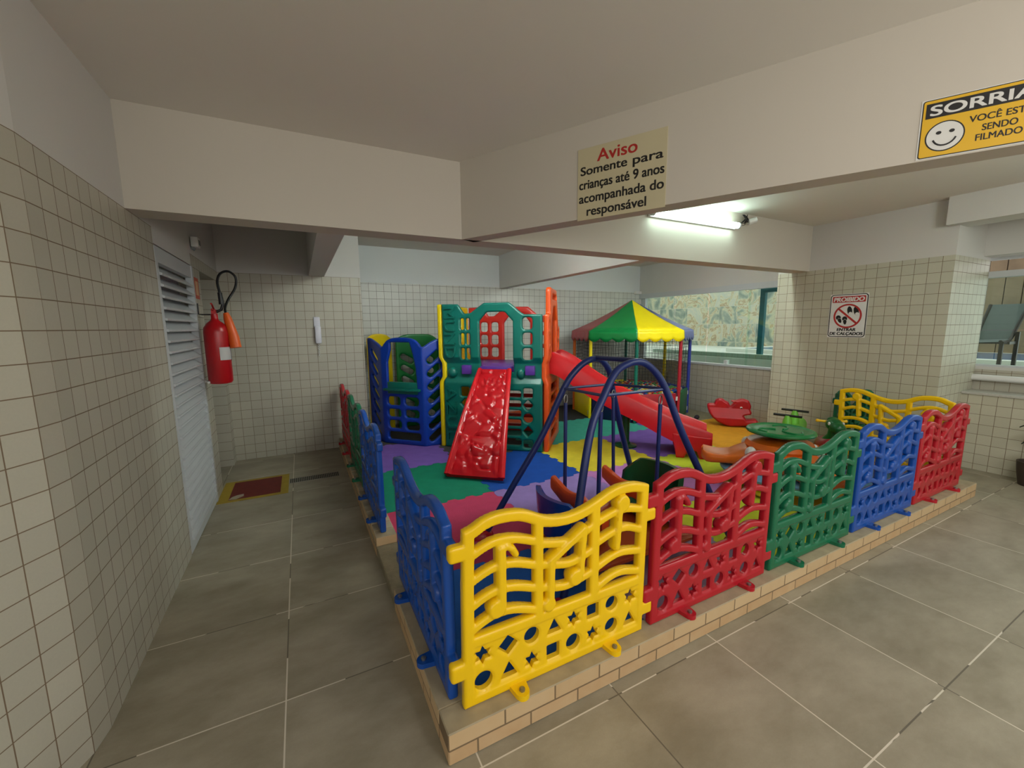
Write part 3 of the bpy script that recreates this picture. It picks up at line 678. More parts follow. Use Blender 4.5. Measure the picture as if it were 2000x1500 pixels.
# footrest tray
def tray(X, Z): return d_box(X, Z, 1.27, 2.14, 1.60, 2.24, 0.09)
V, F = plate(tray, 1.25, 2.16, 1.58, 2.26, 0.02, 0.04, 0.05, 0.4, off=lambda x, z: 0.045-0.05*min(1, max(0, (min(z-1.60, 2.24-z))/0.07))**0.5 if False else 0.0)
V = [(x, z, 0.16-y+0.035*max(0, 1-min(z-1.60, 2.24-z)/0.06)) for x, y, z in V]
g = G(); g.add(V, F, ic); q = g.build('footrest', plastic('footrest_plastic', (186, 78, 30), 0.25), cg); q['label'] = 'flat orange footrest tray'
def seat(sgn, mat, name, xb, zt_):
    """bucket seat; sgn +1 faces +x"""
    R = []; n = 26
    # shell profile: plan is a U open towards the facing side, height drops along the arms
    for i in range(n+1):
        t = -1+2*i/n; a = t*math.radians(78)
        px = xb-sgn*0.0+sgn*0.22*(1-math.cos(a)); py = 2.03+0.25*math.sin(a)/math.sin(math.radians(78))
        top = zt_-0.14*max(0, abs(t)-0.55)/0.45 if sgn > 0 else zt_-0.10*max(0, abs(t)-0.6)/0.4
        lean = -sgn*0.05
        ring = []
        nxv = Vector((-sgn*math.cos(a), math.sin(a), 0)); tk = 0.016
        for zz, ln in ((0.19, 0.3), (0.25, 0.5), (0.33, 0.8), (top-0.01, 1.0), (top, 1.0)):
            ring.append((px+lean*ln+nxv.x*tk, py+nxv.y*tk, zz))
        for zz, ln in ((top, 1.0), (top-0.01, 1.0), (0.33, 0.8), (0.27, 0.5)):
            ring.append((px+lean*ln-nxv.x*tk, py-nxv.y*tk, zz))
        R.append(ring)
    g = G(); g.rings(R, M=ic)
    sx0, sx1 = (xb-0.02, xb+0.30) if sgn > 0 else (xb-0.30, xb+0.02)
    def sf(X, Z): return d_box(X, Z, sx0, sx1, 1.80, 2.26, 0.08)
    V, F = plate(sf, sx0-0.02, sx1+0.02, 1.78, 2.28, 0.02, 0.07, 0.05, 0.3)
    g.add([(x, z, 0.235-y) for x, y, z in V], F, ic)
    o = g.build(name, mat, cg, ang=55); return o
s1 = seat(1, plastic('swing_blue_plastic', (14, 60, 150), 0.26), 'seat', 1.31, 0.465); s1['label'] = 'blue bucket seat'
s2 = seat(-1, D_GRN, 'seat', 2.24, 0.50); s2['label'] = 'dark green bucket seat with a high back'

# ------------------------------------------------------------------ tower
TH = math.radians(-41); e1 = Vector((math.cos(TH), math.sin(TH), 0)); e2 = Vector((-math.sin(TH), math.cos(TH), 0))
TL = Vector((1.50, 4.68, 0.06)); TW, TD = 1.18, 0.92
tower = thing('play_tower', 'tall climbing tower of teal, yellow, orange and red panels with a purple deck', 'play tower', TL, TH)
def jog(z): # the waist at deck height is drawn in
    zz = z+0.06
    return 0.04*max(0, min(1, (zz-0.84)/0.07))*max(0, min(1, (1.14-zz)/0.07))
def front_field(X, Z0_):
    Z = Z0_+0.06
    out = d_poly(X, Z, [(0, 0.06), (1.18, 0.06), (1.18, 1.62), (0.965, 1.625), (0.93, 1.65), (0.82, 1.745), (0.80, 1.757), (0.51, 1.757), (0.49, 1.745), (0.345, 1.645), (0.275, 1.64), (0.255, 1.66), (0.205, 1.735), (0.19, 1.748), (0.0, 1.752)])
    H = [d_poly(X, Z, [(0.45, 0.975), (0.845, 0.975), (0.845, 1.55), (0.76, 1.645), (0.74, 1.655), (0.55, 1.655), (0.53, 1.645), (0.45, 1.555)])]
    for k in range(3):
        za = 1.455-0.17*k
        H.append(d_box(X, Z, 0.222, 0.268, za, za+0.135, 0.018)); H.append(d_box(X, Z, 0.290, 0.336, za, za+0.135, 0.018)); H.append(d_box(X, Z, 0.955, 1.068, za, za+0.135, 0.035))
    for k in range(6): H.append(d_box(X, Z, 0.36, 0.935, 0.125+0.112*k, 0.205+0.112*k, 0.025))
    for xa in (0.265, 1.015):
        H += [d_box(X, Z, xa-0.055, xa+0.055, 0.68, 0.795, 0.02), d_poly(X, Z, [(xa-0.06, 0.60), (xa, 0.665), (xa+0.06, 0.60), (xa, 0.535)]), d_circle(X, Z, (xa, 0.45), 0.056), d_poly(X, Z, [(xa-0.06, 0.295), (xa, 0.36), (xa+0.06, 0.295), (xa, 0.23)]), d_box(X, Z, xa-0.055, xa+0.055, 0.10, 0.195, 0.02)]
    for h in H: out = np.minimum(out, -h)
    return out
V, F = plate(front_field, -0.01, 1.19, -0.01, 1.71, 0.0105, 0.05, 0.018, 0.5, off=lambda x, z: jog(z))
g = G(); g.add(V, F)
g.ell((0.105, 0.01, 0.90), (0.06, 0.05, 0.06), 18, 12); g.ell((0.93, 0.01, 0.90), (0.05, 0.045, 0.06), 18, 12)
fp = g.build('front_panel', T_GRN, tower, ang=50); fp['label'] = 'teal arched front panel with raised letters'
for wtxt, zc, L in (('MUND', 1.365, 0.58), ('AZUL', 0.42, 0.64)):
    Mx = frame((0.036, -0.0235, zc), (0, 0, -1), z=(0, -1, 0))
    text(wtxt, T_GRN, fp, Mx, width=L, height=0.125, bold=0.0, name='raised_lettering', th=0.022)
for xa in (0.285, 1.04):
    g = G(); g.bx(xa-0.055, xa+0.055, -0.03, 0.06, 0.885, 0.99); q = g.build('deck_end_block', PURP, tower, bevel=0.008)
g = G(); g.bx(0.03, TW-0.03, 0.06, TD-0.04, 0.90, 0.985); g.bx(0.465, 0.83, -0.06, 0.07, 0.925, 0.985); g.build('deck', PURP, tower, bevel=0.01)
def rot_side(x, y, z, p, ang):
    c, s = math.cos(ang), math.sin(ang); return (p[0]+x*c-y*s, p[1]+x*s+y*c, z)
def left_field(X, Z):
    out = d_poly(X, Z, [(0, 0), (0.92, 0), (0.92, 1.69), (0.70, 1.69), (0.62, 1.60), (0.32, 1.60), (0.22, 1.69), (0, 1.692)])
    H = [d_circle(X, Z, (0.46, 0.45), 0.2)]
    for k in range(3):
        for xa in (0.14, 0.36, 0.58): H.append(d_box(X, Z, xa, xa+0.1, 1.08+0.17*k, 1.21+0.17*k, 0.03))
    for h in H: out = np.minimum(out, -h)
    return out
V, F = plate(left_field, -0.01, 0.93, -0.01, 1.71, 0.0155, 0.055, 0.018, 0.5, off=lambda x, z: -jog(z), warp=lambda x, y, z: rot_side(x, y, z, (-0.035, -0.015), PI/2))
g = G(); g.add(V, F); g.build('side_panel', T_YEL, tower, ang=50)['label'] = 'yellow side panel with windows'
def right_field(X, Z):
    out = d_poly(X, Z, [(0, 0), (0.92, 0), (0.92, 1.42), (0.80, 1.45), (0.70, 1.72), (0.62, 1.865), (0.16, 1.865), (0.125, 1.84), (0.12, 1.57), (0.0, 1.555)])
    H = [d_poly(X, Z, [(0.25, 0.96), (0.68, 0.96), (0.66, 1.50), (0.56, 1.66), (0.36, 1.66), (0.25, 1.50)])]
    for k in range(3):
        H.append(d_box(X, Z, 0.035, 0.1, 1.05+0.165*k, 1.17+0.165*k, 0.03)); H.append(d_box(X, Z, 0.76, 0.86, 0.98+0.15*k, 1.09+0.15*k, 0.03))
    for k in range(5): H.append(d_box(X, Z, 0.2, 0.72, 0.1+0.14*k, 0.19+0.14*k, 0.03))
    H.append(d_box(X, Z, 0.27, 0.62, 1.74, 1.80, 0.025))
    for h in H: out = np.minimum(out, -h)
    return out
V, F = plate(right_field, -0.01, 0.93, -0.01, 1.89, 0.0155, 0.06, 0.02, 0.5, off=lambda x, z: jog(z)*0.6, warp=lambda x, y, z: rot_side(x, y, z, (TW+0.04, 0.0), PI/2))
g = G(); g.add(V, F); g.build('side_panel', T_ORA, tower, ang=50)['label'] = 'orange side panel with the slide opening'
def back_field(X, Z):
    out = d_poly(X, Z, [(0, 0), (1.18, 0), (1.18, 1.57), (0.97, 1.57), (0.83, 1.69), (0.52, 1.69), (0.36, 1.57), (0.28, 1.57), (0.2, 1.69), (0, 1.69)])
    H = [d_poly(X, Z, [(0.50, 0.90), (0.86, 0.90), (0.86, 1.48), (0.77, 1.60), (0.59, 1.60), (0.50, 1.48)])]
    for k in range(3):
        for xa in (0.17, 0.32, 0.95): H.append(d_box(X, Z, xa, xa+0.1, 1.02+0.17*k, 1.15+0.17*k, 0.03))
    for k in range(5): H.append(d_box(X, Z, 0.2, 0.95, 0.1+0.14*k, 0.19+0.14*k, 0.03))
    for h in H: out = np.minimum(out, -h)
    return out
V, F = plate(back_field, -0.01, 1.19, -0.01, 1.71, 0.0155, 0.05, 0.018, 0.5, off=lambda x, z: TD)
g = G(); g.add(V, F); g.build('back_panel', T_RED, tower, ang=50)['label'] = 'red back panel with an arched opening'

# climbing ramp
def ramp():
    top = TL+e1*0.645-e2*0.075; top.z = 1.005; bot = Vector((1.362, 3.455, 0.098))
    # second-order profile, slightly domed
    n, m = 70, 34; wT, wB = 0.355, 0.56
    run = bot-top; sd = e1
    gv = rng.random((46, 2)); gh = rng.random(46); gx = rng.uniform(-1, 1, 46); gy = rng.uniform(-1, 1, 46)
    def prof(t):
        p = top.lerp(bot, t); p.z = top.z+(bot.z-top.z)*(0.80*t+0.20*t*t); return p
    Vt = []
    for i in range(n+1):
        t = i/n; p = prof(t); w_ = wT+(wB-wT)*t
        for j in range(m+1):
            s = -1+2*j/m; q = p+sd*(s*w_/2)
            h_ = 0.0
            if abs(s) > 0.86: h_ = 0.028
            elif 0.02 < t < 0.985:
                d2 = np.hypot((gv[:, 0]-0.5)*w_-s*w_/2, (gv[:, 1]-t)*1.55); o = np.argsort(d2)
                e = d2[o[1]]-d2[o[0]]; h_ = 0.028*min(1, e/0.03)**0.6*(0.45+0.65*gh[o[0]]+5.0*(gx[o[0]]*(s*w_/2-(gv[o[0], 0]-0.5)*w_)+gy[o[0]]*(t-gv[o[0], 1])*1.55))
                h_ *= min(1, (0.86-abs(s))/0.06)
            else: h_ = 0.012
            Vt.append((q+Vector((0, 0, 1)).lerp(-e2, 0.45).normalized()*h_, q-Vector((0, 0, 1)).lerp(-e2, 0.45).normalized()*0.035))
    g = G(); V = []; F = []
    for a, b in Vt: V += [tuple(a), tuple(b)]
    W = m+1
    I = lambda i, j, k: 2*(i*W+j)+k
    for i in range(n):
        for j in range(m):
            F.append((I(i, j, 0), I(i, j+1, 0), I(i+1, j+1, 0), I(i+1, j, 0))); F.append((I(i, j, 1), I(i+1, j, 1), I(i+1, j+1, 1), I(i, j+1, 1)))
    for i in range(n):
        F.append((I(i, 0, 0), I(i+1, 0, 0), I(i+1, 0, 1), I(i, 0, 1))); F.append((I(i, m, 0), I(i, m, 1), I(i+1, m, 1), I(i+1, m, 0)))
    for j in range(m):
        F.append((I(0, j, 0), I(0, j, 1), I(0, j+1, 1), I(0, j+1, 0))); F.append((I(n, j, 0), I(n, j+1, 0), I(n, j+1, 1), I(n, j, 1)))
    g.add(V, F); mw = Matrix.Translation(-Vector((1.362, 3.455, 0.06)))
    g.V = [tuple(mw @ Vector(v)) for v in g.V]
    t = thing('climbing_ramp', 'red climbing ramp with moulded stone relief leaning on the teal tower front', 'climbing ramp', (1.362, 3.455, 0.06))
    g.build('relief_board', plastic('ramp_red_plastic', (188, 18, 28), 0.2), t, ang=60)
    for s in (-1, 1):
        pts = []
        for i in range(21):
            tt = i/20; p = prof(tt); w_ = wT+(wB-wT)*tt; pts.append(mw @ (p+sd*(s*(w_/2-0.005))+Vector((0, 0, 0.006))))
        h = G(); h.tube(pts, 0.026, 10); h.build('side_rail', S_RED, t)
ramp()

# slide
def slide():
    a = TL+e1*(TW+0.0)+e2*0.47; a.z = 1.045; b = Vector((3.985, 2.965, 0.0))
    dr = (b-a); dr.z = 0; Ls = dr.length; dr.normalize(); sd = Vector((-dr.y, dr.x, 0))   # sd points to the far side
    prof = smooth_pts([(0.0, 1.045), (0.12, 1.03), (0.30, 0.93), (0.55, 0.77), (0.80, 0.645), (1.05, 0.53), (1.30, 0.40), (1.52, 0.30), (1.70, 0.26), (Ls, 0.235)], 5)
    R = []
    N = len(prof)
    for i, (s, z) in enumerate(prof):
        p = Vector((a.x, a.y, 0))+dr*s; u = s/Ls
        wl_ = 0.12+0.035*min(1, u/0.06)-0.05*max(0, min(1, (u-0.70)/0.3))**1.5
        wv = 0.018*math.sin(u*9.0)
        hw = 0.235
        dep = 0.10+0.055*max(0, u-0.85)/0.15
        sec = [(-hw-0.015, -dep), (-hw-0.02, wl_-0.03+wv), (-hw-0.008, wl_+wv), (-hw+0.022, wl_+wv-0.006), (-hw+0.045, 0.055), (-hw+0.075, 0.012), (-0.08, 0.0), (0.08, 0.0), (hw-0.075, 0.012), (hw-0.045, 0.055), (hw-0.022, wl_+wv-0.006), (hw+0.008, wl_+wv), (hw+0.02, wl_-0.03+wv), (hw+0.015, -dep), (hw-0.06, -0.05), (-hw+0.06, -0.05)]
        R.append([tuple(p+sd*y+Vector((0, 0, z+zz))) for y, zz in sec])
    t = thing('slide', 'long red slide running down from the orange side of the tower', 'slide', (b.x, b.y, 0.06))
    iv = Matrix.Translation((-b.x, -b.y, -0.06))
    g = G(); g.rings(R, M=iv); g.build('chute', S_RED, t, ang=50)
    # end stand: a board across the chute with two feet and a notch between them
    Mx = frame(b-dr*0.10, sd, z=(0, 0, 1))
    def st(X, Z):
        o = d_poly(X, Z, [(-0.25, 0.06), (-0.14, 0.06), (-0.10, 0.12), (-0.06, 0.14), (0.06, 0.14), (0.10, 0.12), (0.14, 0.06), (0.25, 0.06), (0.245, 0.26), (-0.245, 0.26)]); return o
    for k in (-0.025,):
        V, F = plate(st, -0.26, 0.26, 0.05, 0.27, 0.012, 0.05, 0.015, 0.5)
        g = G(); g.add(V, F, iv @ frame(b+dr*k, sd, z=(0, 0, 1))); g.build('end_stand', S_RED, t, ang=50)
    # near side of the end: leg apron with a notch, as moulded on the chute
    def ap(X, Z): return d_poly(X, Z, [(-0.35, 0.06), (-0.27, 0.06), (-0.235, 0.145), (-0.15, 0.15), (-0.115, 0.06), (-0.01, 0.06), (0.0, 0.30), (-0.40, 0.33)])
    for sgn in (-1, 1):
        V, F = plate(ap, -0.42, 0.02, 0.05, 0.35, 0.012, 0.03, 0.012, 0.5)
        g = G(); g.add(V, F, iv @ frame(b+sd*sgn*0.243, dr, z=(0, 0, 1))); g.build('end_leg', S_RED, t, ang=50)
    # middle support
    c = a+dr*0.93+sd*0.05
    g = G(); g.tube([(c.x, c.y, 0.085), (c.x, c.y, 0.50)], 0.042, 14, M=iv); g.lathe([(0.13, 0), (0.13, 0.018), (0.06, 0.035), (0.05, 0.06)], 20, M=iv @ Matrix.Translation((c.x, c.y, 0.06)))
    g.build('support_post', D_GRN, t)['label'] = 'dark green support post under the chute'
    g = G(); g.bx(-0.10, 0.1, -0.02, 0.02, 0.15, 0.17, iv @ frame((b.x-dr.x*0.1, b.y-dr.y*0.1, 0), sd, z=(0, 0, 1))); g.build('stretcher', plain('beige_board', (176, 150, 110), 0.6), t)
slide()

# ------------------------------------------------------------------ blue playhouse
P1 = Vector((0.885, 5.2, 0)); P2 = Vector((1.275, 4.79, 0)); hd = (P2-P1).normalized(); hth = math.atan2(hd.y, hd.x)
HW = 0.566
house = thing('playhouse', 'low blue playhouse with slanted slots, yellow and green rear panels, left of the tower', 'playhouse', (P1.x, P1.y, 0.06), hth)
def hf(X, Z0_):
    Z = Z0_+0.06
    top = smooth_pts([(-0.355, 1.365), (-0.27, 1.36), (-0.12, 1.31), (0.0, 1.26), (0.045, 1.30), (0.10, 1.345), (0.20, 1.37), (0.37, 1.37), (0.47, 1.345), (0.525, 1.30), (0.566, 1.26), (0.65, 1.31), (0.74, 1.35), (0.82, 1.372)], 4)
    out = d_poly(X, Z, [(-0.355, 0.06), (0.82, 0.06)]+list(reversed(top)))
    H = [d_poly(X, Z, [(0.075, 0.70), (0.49, 0.70), (0.475, 1.0), (0.44, 1.18), (0.40, 1.315), (0.13, 1.315), (0.125, 1.22), (0.08, 1.08)])]
    H += [d_box(X, Z, 0.06, 0.245, 0.545, 0.655, 0.04), d_box(X, Z, 0.06, 0.245, 0.40, 0.50, 0.035), d_box(X, Z, 0.06, 0.245, 0.255, 0.36, 0.04), d_box(X, Z, 0.305, 0.50, 0.545, 0.655, 0.045), d_box(X, Z, 0.305, 0.50, 0.40, 0.50, 0.035), d_box(X, Z, 0.305, 0.50, 0.245, 0.35, 0.045), d_box(X, Z, 0.055, 0.51, 0.115, 0.215, 0.03)]
    for k in range(7):
        z = 1.11-0.158*k
        H.append(d_caps(X, Z, [(0.650, z-0.01), (0.745, z+0.07)], 0.040)); H.append(d_caps(X, Z, [(-0.23, z+0.09), (-0.12, z-0.01)], 0.034))
    for h in H: out = np.minimum(out, -h)
    return out
def fold(x, y, z):
    a = math.radians(45); b_ = math.radians(26)
    if x > HW:
        u = x-HW; return (HW+u*math.cos(a)-y*math.sin(a), u*math.sin(a)+y*math.cos(a), z)
    if x < 0:
        return (x*math.cos(b_)+y*math.sin(b_), -x*math.sin(b_)+y*math.cos(b_), z)
    return (x, y, z)
V, F = plate(hf, -0.37, 0.835, -0.01, 1.325, 0.0105, 0.045, 0.018, 0.5, warp=fold)
g = G(); g.add(V, F); g.build('front_panel', T_BLU, house, ang=50)['label'] = 'blue front with an arched opening and slanted slots'
g = G(); g.bx(0.04, 0.54, -0.075, 0.05, 0.67, 0.70); g.bx(0.07, 0.50, -0.02, 0.02, 0.60, 0.775); q = g.build('counter', T_GRN, house, bevel=0.008); q['label'] = 'teal counter in the opening'
def hb(X, Z):
    out = d_poly(X, Z, [(0, 0), (0.62, 0), (0.62, 1.25)]+list(reversed(smooth_pts([(0.0, 1.27), (0.12, 1.325), (0.3, 1.335), (0.5, 1.325), (0.62, 1.25)], 4))))
    H = [d_caps(X, Z, [(0.10+0.30*c, 1.02-0.16*k), (0.2+0.30*c, 0.96-0.16*k)], 0.042) for k in range(6) for c in (0, 1)]
    for h in H: out = np.minimum(out, -h)
    return out
def yb(X, Z):
    out = d_poly(X, Z, [(0, 0), (0.56, 0), (0.56, 1.28)]+list(reversed(smooth_pts([(0.0, 1.30), (0.12, 1.345), (0.3, 1.35), (0.45, 1.33), (0.56, 1.28)], 4))))
    return np.minimum(out, -d_caps(X, Z, [(0.28, 0.35), (0.28, 0.95)], 0.11))
hm = Matrix.Translation((P1.x, P1.y, 0.06)) @ Matrix.Rotation(hth, 4, 'Z'); hi = hm.inverted()
VY, FYy = plate(yb, -0.01, 0.57, -0.01, 1.36, 0.014, 0.05, 0.02, 0.5)
VG, FG = plate(hb, -0.01, 0.63, -0.01, 1.345, 0.014, 0.045, 0.02, 0.5)
def rear(Vv, Ff, a, b, mat, lab):
    a = Vector((*a, 0.06)); b = Vector((*b, 0.06)); g = G(); g.add(Vv, Ff, hi @ frame(a, b-a, z=(0, 0, 1))); o = g.build('rear_panel', mat, house, ang=50); o['label'] = lab; return o
rear(VY, FYy, (0.770, 5.50), (1.13, 5.93), T_YEL, 'yellow rear panel'); rear(VG, FG, (1.20, 5.93), (1.82, 5.93), M_GRN, 'green rear panel with slanted slots')
rear(VG, FG, (1.84, 5.92), (1.90, 5.30), M_GRN, 'green rear panel beside the tower')

# ------------------------------------------------------------------ ball pit tent
TC = Vector((4.87, 5.17, 0.06)); TR = 0.92
tent = thing('ball_pit', 'octagonal ball pit with a striped peaked canopy, padded posts and nets, by the window corner', 'ball pit', TC)
vt = [Vector((TR*math.cos(math.radians(232+45*k)), TR*math.sin(math.radians(232+45*k)), 0)) for k in range(8)]
VIN = {'red': plain('red_vinyl', (170, 34, 48), 0.35, 0.05, 8), 'green': plain('green_vinyl', (10, 132, 66), 0.3, 0.05, 8), 'yellow': plain('yellow_vinyl', (250, 226, 10), 0.35, 0.04, 8), 'blue': plain('blue_vinyl', (44, 60, 160), 0.35, 0.05, 8), 'orange': plain('orange_vinyl', (226, 110, 30), 0.4, 0.05, 8), 'navy': plain('navy_vinyl', (12, 28, 76), 0.4, 0.05, 8), 'dkgreen': plain('dark_green_vinyl', (14, 98, 52), 0.4, 0.05, 8), 'teal': plain('teal_vinyl', (8, 110, 92), 0.35, 0.05, 8)}
can = ['yellow', 'blue', 'red', 'green', 'yellow', 'blue', 'red', 'green']
ZE, ZPK = 1.352, 1.842
for k in range(8):
    a, b = vt[k]*1.05, vt[(k+1) % 8]*1.05; n = 24
    g = G(); V = []; F = []
    rows = 8
    for i in range(rows+1):
        t = i/rows
        for j in range(n+1):
            s = j/n; e = a.lerp(b, s); p = e*(1-t); sag = -0.028*math.sin(PI*t)*(1-t*0.3); V.append((p.x, p.y, ZE+(ZPK-ZE)*t+sag))
    for i in range(rows):
        for j in range(n): F.append((i*(n+1)+j, i*(n+1)+j+1, (i+1)*(n+1)+j+1, (i+1)*(n+1)+j))
    b0 = len(V)
    for i in range(4):
        for j in range(n+1):
            s = j/n; e = a.lerp(b, s); sc = 0.115+0.05*abs(math.sin(PI*s*4))
            f = i/3; V.append((e.x*(1.0+0.012*f), e.y*(1.0+0.012*f), ZE-sc*f))
    for i in range(3):
        for j in range(n): F.append((b0+i*(n+1)+j, b0+i*(n+1)+j+1, b0+(i+1)*(n+1)+j+1, b0+(i+1)*(n+1)+j))
    g.add(V, F)
    o = g.build('canopy_panel', VIN[can[k]], tent, ang=30); o['label'] = '%s canopy panel with scalloped edge' % can[k]
    so = o.modifiers.new('s', 'SOLIDIFY'); so.thickness = 0.004
pc = ['teal', 'red', 'blue', 'yellow', 'teal', 'blue', 'orange', 'yellow']
for k in range(8):
    g = G(); g.tube([(vt[k].x, vt[k].y, 0.0), (vt[k].x, vt[k].y, ZE-0.02)], 0.024, 12)
    for i in range(26): g.tube([(vt[k].x, vt[k].y, 0.42+i*0.035), (vt[k].x, vt[k].y, 0.45+i*0.035)], [0.0255, 0.0265], 12)
    o = g.build('post', VIN[pc[k]], tent); o['label'] = '%s padded post' % ('green' if pc[k] == 'teal' else pc[k])
sc_ = ['red', 'dkgreen', 'blue', 'red', 'yellow', 'red', 'yellow', 'navy']
for k in range(8):
    a, b = vt[k]*0.985, vt[(k+1) % 8]*0.985; L = (b-a).length
    Mx = frame(a.lerp(b, 0.02), b-a, z=(0, 0, 1)); g = G(); g.bx(0.02, L*0.96-0.02, -0.02, 0.02, 0.0, 0.42 if k != 6 else 0.40, Mx); o = g.build('side_wall', VIN[sc_[k]], tent, bevel=0.012)
    o['label'] = '%s padded side wall' % {'dkgreen': 'green', 'navy': 'dark blue'}.get(sc_[k], sc_[k])
    for zz in (0.08, 0.34):
        g = G(); g.bx(L*0.96-0.03, L*0.96+0.0, -0.026, -0.018, zz-0.03, zz+0.03, Mx); g.build('white_strap', white_pl, o, smooth=False)
netm = plain('black_net', (34, 34, 40), 0.8)
for k in range(8):
    a, b = vt[k]*0.97, vt[(k+1) % 8]*0.97; g = G(); nn = 13
    z0, z1 = 0.42, 1.30
    def pt(s, t):
        e = a.lerp(b, s); bulge = 0.05*math.sin(PI*s)*math.sin(PI*t)*(1 if k in (4, 5) else 0.4); return (e.x*(1-bulge), e.y*(1-bulge), z0+(z1-z0)*t+0.012*math.sin(7*s+k*2)*math.sin(PI*t))
    for i in range(1, nn): g.tube([pt(i/nn+0.01*math.sin(t*9+i), t/6) for t in range(7)], 0.0024, 3, cap=False)
    for j in range(1, 16): g.tube([pt(t/6, j/16) for t in range(7)], 0.0024, 3, cap=False)
    g.build('net', netm, tent, smooth=False)
g = G(); g.prism([(v.x*0.95, v.y*0.95) for v in vt], 0.0, 0.35); g.build('pit_floor', VIN['navy'], tent, smooth=False)
bm_ = bmesh.new(); bmesh.ops.create_icosphere(bm_, subdivisions=2, radius=0.036); BALL = bpy.data.meshes.new('ball'); bm_.to_mesh(BALL); bm_.free(); BALL.shade_smooth()
BC = {'red': P_RED, 'yellow': P_YEL, 'green': plastic('ball_green', (70, 150, 60)), 'blue': P_BLU, 'orange': plastic('ball_orange', (236, 130, 50)), 'pale': plastic('ball_white', (226, 216, 190))}
keys = list(BC)
pit = [(math.cos(math.radians(232+45*k)), math.sin(math.radians(232+45*k))) for k in range(8)]
nb = 0; iy = 0; yy = -0.80
while yy < 0.80:
    xx = -0.80+(0.042 if iy % 2 else 0)
    while xx < 0.80:
        if all((xx*(p[0]+q[0])+yy*(p[1]+q[1]))/math.hypot(p[0]+q[0], p[1]+q[1]) < TR*0.924*0.955-0.062 for p, q in zip(pit, pit[1:]+pit[:1])) and nb < 298:
            nm = keys[(nb*7+int(rng.integers(0, 6))) % 6]
            o = link('plastic_ball', BALL, BC[nm], None, Matrix.Translation((TC.x+xx+rng.uniform(-0.004, 0.004), TC.y+yy+rng.uniform(-0.004, 0.004), TC.z+0.35+0.036+rng.uniform(0, 0.004))), objmat=True)
            tag(o, 'small %s plastic ball lying in the ball pit' % nm, 'ball', 'plastic balls in the ball pit'); nb += 1
        xx += 0.084
    yy += 0.0735; iy += 1

# ------------------------------------------------------------------ merry-go-round
MC = Vector((3.73, 2.07, 0.06))
mg = thing('merry_go_round', 'orange merry-go-round with face-shaped seats round a green disc', 'merry-go-round', MC)
g = G(); g.lathe([(0.30, 0.0), (0.31, 0.03), (0.26, 0.06), (0.12, 0.08), (0.10, 0.13)], 36)
for k in range(3):
    a = math.radians(82+120*k); g.ell((0.34*math.cos(a), 0.34*math.sin(a), 0.03), (0.14, 0.14, 0.035), 20, 8)
g.V = [(x, y, max(z, 0)) for x, y, z in g.V]
g.build('base', plastic('base_yellow', (216, 190, 20), 0.3), mg)['label'] = 'yellow three-footed base'
g = G(); g.lathe([(0.10, 0.115), (0.44, 0.115), (0.46, 0.125), (0.46, 0.14), (0.44, 0.15), (0.12, 0.15)], 40); g.build('foot_plate', plastic('sky_plastic', (110, 164, 204), 0.35), mg)['label'] = 'light blue foot plate'
g = G(); g.lathe([(0.15, 0.15), (0.17, 0.25), (0.24, 0.30), (0.27, 0.36), (0.25, 0.40), (0.14, 0.42), (0.08, 0.43)], 36); g.build('body', ORA, mg)
for k in range(3):
    a0 = math.radians(128+120*k); Mx = Matrix.Rotation(a0, 4, 'Z')
    R = []
    for u, wd, zt_, zb in ((0.12, 0.22, 0.36, 0.20), (0.20, 0.225, 0.355, 0.19), (0.29, 0.195, 0.32, 0.17), (0.38, 0.155, 0.275, 0.17), (0.46, 0.145, 0.265, 0.165), (0.54, 0.15, 0.27, 0.16), (0.58, 0.14, 0.28, 0.16), (0.61, 0.11, 0.29, 0.18), (0.625, 0.06, 0.275, 0.20)):
        dish = 0.022 if u > 0.40 else 0.0
        sec = []
        for i in range(24):
            t = 2*PI*i/24; cx, cz = math.cos(t), math.sin(t)
            sx = math.copysign(abs(cx)**0.6, cx); sz = math.copysign(abs(cz)**0.6, cz)
            z = (zt_+zb)/2+(zt_-zb)/2*sz
            if sz > 0.3: z -= dish*max(0, 1-(abs(sx)/0.85)**4)
            sec.append((u, wd*sx, z))
        R.append(sec)
    g = G(); g.rings(R, M=Mx); s_ = g.build('seat', ORA, mg, ang=50)
    for y in (-0.185, 0.185):
        e = G(); e.ell((0.235, y, 0.315), (0.045, 0.034, 0.055), 16, 10, Mx); e.build('eye', white_pl, s_)
g = G(); g.lathe([(0.04, 0.38), (0.05, 0.44), (0.16, 0.462), (0.235, 0.470), (0.262, 0.480), (0.268, 0.492), (0.262, 0.504), (0.24, 0.512), (0.225, 0.506), (0.19, 0.500), (0.08, 0.498), (0.02, 0.498)], 56)
dk = g.build('hand_disc', plastic('disc_green', (16, 122, 64), 0.22), mg); dk['label'] = 'green hand disc'
g = G()
for k in range(3):
    a = math.radians(30+120*k)
    P = smooth_pts([(0.03, -0.02), (0.08, -0.05), (0.15, -0.05), (0.185, 0.0), (0.15, 0.06)], 5)
    g.tube([(x*math.cos(a)-y*math.sin(a), x*math.sin(a)+y*math.cos(a), 0.501) for x, y in P], 0.008, 8)
g.build('relief', plastic('disc_green', (16, 122, 64), 0.22), dk)

